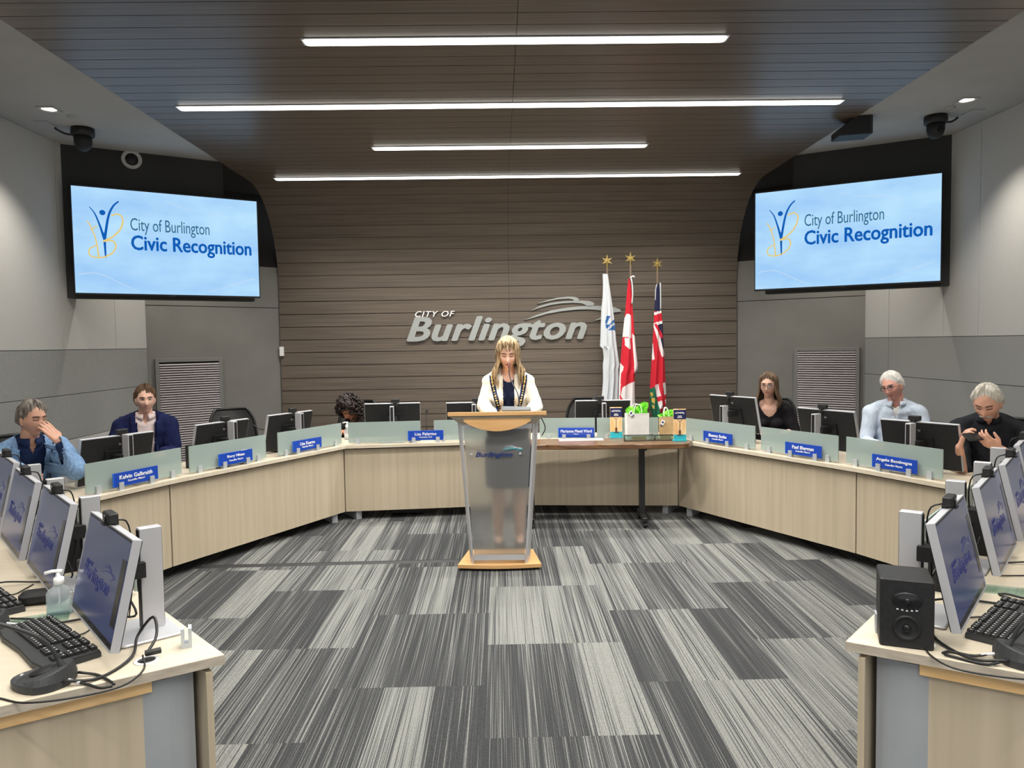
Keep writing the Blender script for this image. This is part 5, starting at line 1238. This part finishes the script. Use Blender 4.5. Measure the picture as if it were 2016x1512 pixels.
    # clothing layers
    for ly in layers:
        m = MB(); torso(m, ly['infl'], ly.get('t0', -.2), ly.get('t1', 2)); armsf(m, ly['infl'], ly.get('arm', .93))
        if ly.get('skirt'): c = centre(-.02); m.loft([((c.x, c.y, ly['skirt']), .19, .16), ((c.x, c.y, pz-.05), .19, .15), ((c.x, c.y, pz+.1), .178, .135)], 28)
        me = remeshed(m, .0075, 2, ly['name'])
        # soft cloth creases
        nrm = [v.normal.copy() for v in me.vertices]
        for v, vn in zip(me.vertices, nrm):
            p = v.co.copy(); q = noise.noise(Vector((p.x*9, p.y*9, p.z*14)))*.006+noise.noise(Vector((p.x*30, p.y*30, p.z*22)))*.002; v.co = p+vn*q*ly.get('crease', 1)
        if 'cut' in ly: cut_mesh(me, lambda c, fn=ly['cut'], cc=centre, NN=N: fn(c, cc, NN))
        me.materials.append(ly['mat']); me.update(); o = bpy.data.objects.new(ly['name'], me); link(o, root)
        s = o.modifiers.new('thick', 'SOLIDIFY'); s.thickness = .003; s.offset = -1
        ly['mesh'] = me
        for nm, pts, wd, mt in ly.get('strips', ()):      # lapels, plackets, chains laid on the surface
            bv = BVHTree.FromPolygons([v.co.copy() for v in me.vertices], [tuple(p.vertices) for p in me.polygons])
            P_ = bez([(q[0], 0, q[1]) for q in pts], 26); L = len(P_); rows = []
            for i, p in enumerate(P_):
                dd = (P_[min(i+1, L-1)]-P_[max(i-1, 0)]).normalized(); nn = Vector((-dd.z, 0, dd.x)); ww = wd(i/(L-1)) if callable(wd) else wd
                rr = []
                for s_ in (-.5, -.17, .17, .5):
                    a = p+nn*ww*s_; h = bv.ray_cast(Vector((N.x+a.x, -1.5, N.z+a.z)), Vector((0, 1, 0))); yy = h[0].y if h[0] else (rows[-1][0][1]+.006 if rows else N.y)
                    rr.append((N.x+a.x, yy-.006-(.003 if abs(s_) < .3 else 0), N.z+a.z))
                rows.append(rr)
            q = MB(); vs = sum(rows, []); q.add(vs, [(i*4+j, i*4+j+1, i*4+j+5, i*4+j+4) for i in range(L-1) for j in range(3)], smooth=True)
            oo = q.build(nm, mt, o); sm = oo.modifiers.new('thick', 'SOLIDIFY'); sm.thickness = .004; sm.offset = 0
            if nm == 'office_chain':
                g = MB()
                for i in range(1, L-1): c_ = (Vector(rows[i][1])+Vector(rows[i][2]))/2; g.ball(tuple(c_+Vector((0, -.006, 0))), (.0105, .004, .0085) if i % 2 else (.007, .004, .006), 8, 6)
                g.build('gold_links', M['gold'], oo)
        if ly.get('collar'):
            cm, cr, gap = ly['collar']; m = MB(); n = 40; vs = []; base = N+Vector((0, 0, -.028)); dirn = (hb-N).normalized(); k_ = 0
            for i in range(n+1):
                a = gap+(2*pi-2*gap)*i/n; ca, sa = sin(a), -cos(a); fr = max(0, cos(a))
                top = base+dirn*(.055-.0*fr)+Vector((ca*(cr), sa*(cr), 0)); low = base+dirn*(.020-.030*fr)+Vector((ca*(cr+.018), sa*(cr+.020+.022*fr), 0)); inn = base+dirn*.0+Vector((ca*(cr-.004), sa*(cr-.004), 0))
                vs += [tuple(inn), tuple(top), tuple(low)]
            m.add(vs, [(3*i+j, 3*i+3+j, 3*i+4+j, 3*i+1+j) for i in range(n) for j in range(2)], smooth=True); oo = m.build('collar', cm, o); sm = oo.modifiers.new('thick', 'SOLIDIFY'); sm.thickness = .003; sm.offset = 0
    # face details
    bt = (lambda *a: HM @ T(*a))
    FV = [v for v in hv if v.y < -.03]
    def fy(x_, z_):                     # face surface y at (x,z) in head space
        w_ = [(1/((v.x-x_)**2+(v.z-z_)**2+1e-7), v.y) for v in FV if abs(v.x-x_) < .012 and abs(v.z-z_) < .012]
        return sum(a_*b_ for a_, b_ in w_)/sum(a_ for a_, _ in w_) if w_ else -.085
    e = MB(); ir = MB(); ls = MB(); br = MB(); lp = MB()
    for sx in (-1, 1):
        x_, z_ = sx*.0305, .006; yy = fy(x_, z_)
        if eyes == 'open':
            e.ball((x_, yy+.0035, z_), (.0125, .0075, .0052), 14, 8, HM); ir.ball((x_+0, yy-.0026, z_), (.0060, .0032, .0052), 12, 8, HM)
        q = [(x_+u*.0150, fy(x_+u*.0150, z_)-.0022, z_+(.0058 if eyes == 'open' else -.0035)*(1-u*u*.9)) for u in (-1, -.5, 0, .5, 1)]; ls.tube(q, .0019 if eyes == 'open' else .0020, 6, HM)
        q = [(x_+u*.018, fy(x_+u*.018, z_+.020)-.0022, z_+.0205+.004*(1-abs(u))) for u in (-1, -.5, 0, .5, 1)]; br.tube(q, .0038, 6, HM, flat=1)
    if eyes == 'open': e.build('eyes', M['eyewhite'], root); ir.build('irises', M['iris'], root)
    ls.build('eyelashes', M['lash'], root); br.build('eyebrows', M[brow], root)
    zz = -.0615; q = [(u*.023, fy(u*.023, zz)-.0005, zz-(.0035 if mouth < 1 else 0)*abs(u)) for u in (-1, -.6, -.2, .2, .6, 1)]; lp.tube([(a, b, c+.0025) for a, b, c in q], .0026, 6, HM); lp.tube([(a*.85, b, c-.0038) for a, b, c in q], .0032, 6, HM); lp.build('lips', M['lip'], root)
    # hair
    if style in HAIRLINE:
        vs, fs = hair_cap(style, hairth, jaw, fat, top=1 if style != 'receding' else .7, seed=len(label))
        m = MB(); m.add([tuple(HM @ v) for v in vs], fs, smooth=True)
        if extra and 'locks' in extra:
            for pts, r0, r1 in extra['locks']: m.tube([HM @ Vector(p) for p in bez(pts, 14)], r0, 6, r2=r1, flat=.55)
        if extra and 'balls' in extra:
            for p, r in extra['balls']: m.ball(p, r, 8, 6, HM)
        m.build('hair', hair, root)
    if glasses:
        g = MB(); ln = MB()
        for sx in (-1, 1):
            cx, cz = sx*.032, .002; yb = -.108; n = 20; loop = []
            for k in range(n+1):
                a = 2*pi*k/n; ca, sa = cos(a), sin(a); loop.append((cx+.024*abs(ca)**.7*(1 if ca > 0 else -1), yb+abs(cx+.02*ca)*.16, cz+.0155*abs(sa)**.7*(1 if sa > 0 else -1)))
            g.tube(loop, .0019, 6, HM); ln.add([HM @ Vector(p) for p in loop[:-1]], [tuple(range(n))])
            g.tube([(sx*.056, yb+.010, .008), (sx*.076, yb+.04, .008), (sx*.080, .0, .006), (sx*.080, .02, -.004)], .0018, 6, HM)
        g.tube([(-.009, yb, .004), (0, yb-.003, .007), (.009, yb, .004)], .0018, 6, HM); o = g.build('glasses', glasses, root); ln.build('lenses', M['lens'], o)
    root_fy[label[:12]] = fy
    return root, HM, Wi, N
def cloth(name, a, b, sc=(14, 14, 14), rough=.85, bump=.15): return noisy(name, a, b, sc, rough, bump=bump, spec=.2)
C_ = {'blazer': cloth('light blue linen blazer', (.13, .23, .40), (.21, .33, .52), (60, 60, 60)), 'navyshirt': cloth('dark navy shirt', (.008, .018, .06), (.016, .03, .085)), 'navysuit': cloth('navy suit cloth', (.006, .010, .048), (.012, .018, .075)),
      'pinkshirt': cloth('pale pink shirt', (.72, .60, .60), (.80, .68, .67)), 'ivory': cloth('ivory jacket', (.70, .665, .58), (.77, .735, .65)), 'dress': cloth('dark navy dress', (.006, .012, .035), (.012, .02, .05)),
      'blacktop': cloth('black jersey top', (.008, .007, .009), (.016, .014, .017)), 'paleshirt': cloth('pale blue shirt', (.54, .63, .76), (.62, .70, .82), (90, 90, 90)), 'polo': cloth('black polo shirt', (.009, .010, .013), (.018, .02, .025)), 'dark': cloth('charcoal trousers', (.02, .02, .024), (.03, .03, .035)),
      'white': cloth('white undershirt', (.7, .7, .7), (.76, .76, .76))}
def vcut(hw_top, hw_bot, ztop=.1, zbot=-.6, notch=.07, nd=.05):
    def fn(c, cc, N):
        if c.y > N.y+.01: return False
        dz = c.z-N.z; x = abs(c.x-N.x)
        if dz > -nd and x < notch: return True
        if dz < zbot: return False
        k = (dz+nd)/(zbot+nd); return x < hw_top+(hw_bot-hw_top)*k
    return fn
def scoop(depth, w_):
    def fn(c, cc, N):
        return c.y < N.y+.03 and c.z > N.z-depth+depth*.9*(abs(c.x-N.x)/w_)**2 and abs(c.x-N.x) < w_
    return fn
def locks(n, a0, length, flare, r, seed, inward=.3, wave=.012, front=0):
    random.seed(seed); out = []
    for i in range(n):
        a = a0+(2*pi-2*a0)*(i+random.uniform(-.3, .3))/(n-1); sa, ca = sin(a), -cos(a); k = random.uniform(.9, 1.08); ln = length*random.uniform(.82, 1.05)
        st = random.uniform(.2, .5); p0 = Vector((.0765*sa*st, .094*ca*st+.01, .128)); p1 = Vector((.0765*sa*1.06, .094*ca*1.05+.006, .085*k)); p2 = Vector((.086*sa*k, .104*ca*k+.008, .01)); p3 = Vector(((.083+flare*.4)*sa, (.098+flare*.2)*ca+.010, -.075))
        ph = random.uniform(0, 6); p4 = Vector(((.083+flare)*sa+wave*sin(ph), (.09+flare*.4)*ca+.008+wave*cos(ph), -.075-(ln-.075)*.5)); p5 = Vector(((.083+flare*inward*2)*sa-wave*sin(ph), (.086+flare*.3)*ca+.004+front*(-.02 if ca < 0 else 0), -ln))
        out.append(([p0, p1, p2, p3, p4, p5], r*random.uniform(.8, 1.2), r*.35))
    return out
def bangs(n, seed, z1=.022, spread=.055, part=0):
    random.seed(seed); out = []
    for i in range(n):
        u = -1+2*i/(n-1)+random.uniform(-.05, .05); x = u*spread
        out.append(([(part+x*.15, -.005, .137), (x*.6, -.062, .124), (x*.95, -.096+abs(u)*.012, .078), (x*1.1, -.103+abs(u)*.022, z1+random.uniform(-.008, .012)+(.0 if abs(u) < .7 else -.02))], .0085, .003))
    return out
def at(px, py, y): return tuple(at_y(px, py, y))
# 1 man in light blue blazer, left edge
person('man in a light blue blazer pinching his nose at the left edge of the photo', -3.36, 5.43, (.72, -.69), at(64, 826, 5.28), (.90, -.42, -.06), pz=.48, sw=.17, bulk=1.08, skinc=(.52, .29, .21), style='short', hairth=.012,
       hair=hairmat('greying brown hair', (.06, .048, .038), (.27, .24, .21)), brow='brow', legmat=C_['dark'], eyes='shut', extra={'nz': .035},
       arms=((at(-8, 925, 5.12), at(46, 930, 4.95)), (at(150, 925, 5.10), at(115, 868, 5.14))),
       hands=(((.85, -.4, .05), (0, 0, -1), None, (.75,)), ((-.62, .02, .78), (-.75, .5, -.45), None, (.20, 1.0, .10, .9))),
       layers=({'name': 'shirt', 'mat': C_['navyshirt'], 'infl': .008, 'arm': .9, 'cut': vcut(.022, .0, zbot=-.09, notch=.045, nd=.03), 'collar': (C_['navyshirt'], .066, .25)},
               {'name': 'blazer', 'mat': C_['blazer'], 'infl': .024, 'arm': .93, 'crease': 1.5, 'cut': vcut(.080, .045, notch=.085),
                'strips': (('lapel', [(-.095, -.02), (-.105, -.10), (-.08, -.22), (-.055, -.36)], lambda k: .05*(1-.6*k), C_['blazer']), ('lapel', [(.095, -.02), (.105, -.10), (.08, -.22), (.055, -.36)], lambda k: .05*(1-.6*k), C_['blazer']))}), voxel=.005)
# 2 man in navy suit
person('man in a navy suit and open pale pink shirt seated before the left grille', -3.22, 6.78, (.42, -.91), at(286, 788, 6.70), (.50, -.86, .02), pz=.50, sw=.178, bulk=1.12, belly=.02, skinc=(.66, .41, .32), style='swept', hairth=.013,
       hair=hairmat('brown swept hair', (.055, .030, .016), (.14, .075, .038)), fat=.30, legmat=C_['navysuit'], extra={'nz': .045},
       layers=({'name': 'shirt', 'mat': C_['pinkshirt'], 'infl': .008, 'arm': .9, 'cut': vcut(.025, .0, zbot=-.08, notch=.045, nd=.03), 'collar': (C_['pinkshirt'], .068, .28)},
               {'name': 'suit_jacket', 'mat': C_['navysuit'], 'infl': .026, 'arm': .93, 'crease': 1.2, 'cut': vcut(.070, .055, notch=.085),
                'strips': (('lapel', [(-.10, .0), (-.105, -.10), (-.08, -.24), (-.06, -.40)], lambda k: .055*(1-.6*k), C_['navysuit']), ('lapel', [(.10, .0), (.105, -.10), (.08, -.24), (.06, -.40)], lambda k: .055*(1-.6*k), C_['navysuit']))}))
# 3 curly haired person
random.seed(3); bl = []
for i in range(520):
    a = random.uniform(0, 2*pi); z = random.uniform(-1.15, 1); aa = min(a, 2*pi-a)
    if aa < .62 and z < .42: continue
    rr = sqrt(max(0, 1-min(1, abs(z))**2)); rr = max(rr, .72 if z < 0 else 0); q = random.uniform(.88, 1.08)
    bl.append(((sin(a)*rr*.138*q, -cos(a)*rr*.138*q+.02, z*.148*q+.012), random.uniform(.010, .020)))
person('person with dark curly hair bending down behind the left corner of the centre desk', -1.58, 8.30, (.05, -1), at(688, 806, 8.10), (-.42, -.66, -.62), pz=.48, sw=.15, bulk=1.0, female=True, skinc=(.36, .17, .11), style='long', hairth=.03,
       hair=hairmat('black curly hair', (.006, .005, .005), (.035, .022, .020)), legmat=C_['dark'], eyes='shut', extra={'balls': bl, 'nz': -.0, 'ny': .12},
       layers=({'name': 'top', 'mat': C_['blacktop'], 'infl': .014, 'arm': .93, 'collar': (C_['blacktop'], .06, .3)},))
# 4 mayor at the lectern
mh = at(1000, 699, 6.02)
person('woman in an ivory jacket and gold chain of office speaking at the lectern', mh[0]-.01, 6.10, (0, -1), mh, (-.02, -.97, -.18), pz=.90, sw=.142, female=True, bulk=1.0, bust=.02, stand=True, skinc=(.68, .42, .32), style='long', hairth=.02,
       hair=noisy('streaked blonde hair', (.10, .06, .03), (.56, .42, .25), (75, 75, 6), .5, bump=.35, lo=.38, hi=.62, spec=.35), eyes='shut', mouth=0, legmat=None, hs=.98,
       arms=((at(952, 800, 6.06), (mh[0]-.13, 5.84, 1.135)), (at(1056, 800, 6.06), (mh[0]+.16, 5.84, 1.135))),
       extra={'nz': .055, 'locks': locks(76, .86, .235, .044, .0125, 5, front=1)+bangs(9, 8, z1=.045)},
       layers=({'name': 'dress', 'mat': C_['dress'], 'infl': .008, 'arm': .3, 'skirt': .52, 'cut': scoop(.085, .085)},
               {'name': 'jacket', 'mat': C_['ivory'], 'infl': .020, 'arm': .95, 't0': -.05, 'crease': 1.4, 'cut': vcut(.046, .040, notch=.062, nd=.03),
                'strips': (('lapel', [(-.062, -.01), (-.068, -.10), (-.062, -.22), (-.055, -.34)], lambda k: .030, C_['ivory']), ('lapel', [(.062, -.01), (.068, -.10), (.062, -.22), (.055, -.34)], lambda k: .030, C_['ivory']),
                           ('office_chain', [(-.135, -.03), (-.128, -.09), (-.108, -.18), (-.082, -.28), (-.05, -.40), (0, -.46)], .036, C_['navyshirt']), ('office_chain', [(.135, -.03), (.128, -.09), (.108, -.18), (.082, -.28), (.05, -.40), (0, -.46)], .036, C_['navyshirt']))}), voxel=.005)
# 5 woman in black
person('woman in a black top and glasses with long brown hair, seated on the right', 2.78, 7.68, (-.30, -.95), at(1513, 760, 7.60), (-.52, -.85, .02), pz=.48, sw=.160, bulk=1.14, belly=.04, female=True, bust=.035, skinc=(.64, .39, .30), style='long', hairth=.013, fat=.35,
       hair=hairmat('brown long hair', (.06, .035, .02), (.18, .115, .07)), legmat=C_['dark'], glasses=mat('dark red frames', (.06, .02, .02), .4), mouth=0,
       extra={'locks': locks(64, 1.0, .235, .042, .0125, 9), 'nz': .015},
       layers=({'name': 'top', 'mat': C_['blacktop'], 'infl': .016, 'arm': .42, 'cut': scoop(.14, .10), 'strips': ()},))
# 6 white haired man
person('white haired man with glasses in a pale blue shirt, seated on the right', 3.50, 6.58, (-.42, -.91), at(1757, 762, 6.48), (-.80, -.58, -.12), roll=radians(-12), pz=.50, sw=.178, bulk=1.06, belly=.05, skinc=(.68, .35, .28), style='short', hairth=.012,
       hair=hairmat('white hair', (.62, .60, .56), (.80, .78, .74)), brow='browgrey', legmat=C_['dark'], glasses=mat('tortoise frames', (.05, .02, .012), .35), mouth=0, fat=.2, extra={'nz': .045},
       layers=({'name': 'undershirt', 'mat': C_['white'], 'infl': .004, 'arm': .3, 'cut': vcut(.03, 0, zbot=-.04, notch=.05, nd=.02)},
               {'name': 'shirt', 'mat': C_['paleshirt'], 'infl': .018, 'arm': .93, 'crease': 2.0, 'cut': vcut(.040, .0, zbot=-.14, notch=.06, nd=.02), 'collar': (C_['paleshirt'], .074, .38),
                'strips': (('placket', [(.0, -.15), (.0, -.25), (.0, -.40)], .028, C_['paleshirt']),)}))
# 7 man in black polo holding a phone
R7, HM7, Wi7, N7 = person('grey haired man with a moustache in a black polo looking down at his phone', 3.66, 5.40, (-.62, -.78), at(1944, 795, 5.25), (-.66, -.62, -.42), roll=radians(0), pz=.48, sw=.185, bulk=1.10, belly=.07, skinc=(.58, .32, .23), style='receding', hairth=.014,
       hair=hairmat('swept back grey hair', (.38, .35, .30), (.72, .69, .62)), brow='brow', eyes='shut', legmat=C_['dark'], fat=.35, extra={'nz': .075, 'ny': .02}, hs=1.06,
       arms=((at(1893, 935, 5.22), at(1889, 880, 5.02)), (at(2032, 920, 5.05), at(1966, 882, 4.93))),
       hands=(((.18, -.15, .95), (.80, -.3, -.3), None, (.75, 1.0, .08, .8)), ((-.85, .0, .50), (-.3, .5, .75), None, (.75, 1.0, .08, .8))),
       layers=({'name': 'polo_shirt', 'mat': C_['polo'], 'infl': .018, 'arm': .46, 'crease': 1.8, 'cut': vcut(.02, 0, zbot=-.05, notch=.05, nd=.01), 'collar': (C_['polo'], .076, .3)},), voxel=.005)
m = MB(); 
for k in range(12):
    u = -1+2*k/11; zz = -.052-.012*abs(u)**1.6; m.ball((u*.031, root_fy['grey haired '](u*.031, zz)-.001, zz), (.008, .006, .0065), 8, 6, HM7)
m.build('moustache', mat('grey moustache hair', (.50, .47, .42), .8), R7)
p = Vector(at(1915, 860, 4.93)); t = thing('smartphone', 'black phone held in both hands by the man in the black polo', 'phone', tuple(p), radians(25))
m = MB(); m.rbox((0, 0, 0), (.15, .075, .010), .01, RX(radians(35))); m.build('case', M['black'], t)
m = MB(); m.box((0, .002, .0056), (.138, .066, .0008), RX(radians(35))); m.build('screen', M['screendark'], t)
# chairs
chair(-3.42, 5.50, (.72, -.69), 'black office chair under the man in the light blue blazer')
chair(-3.26, 6.84, (.42, -.91), 'black office chair under the man in the navy suit')
chair(-2.62, 7.55, (.6, -.8), 'empty black office chair in front of the angled wall at the left')
chair(-1.62, 8.38, (-.1, -1), 'black office chair under the curly haired person')
chair(.78, 8.25, (-.75, -.65), 'empty black office chair turned sideways between lectern and flags')
chair(2.84, 7.76, (-.30, -.95), 'black office chair under the woman in the black top')
chair(3.52, 6.64, (-.42, -.91), 'black office chair under the white haired man')
chair(3.70, 5.46, (-.62, -.78), 'black office chair under the man in the black polo')
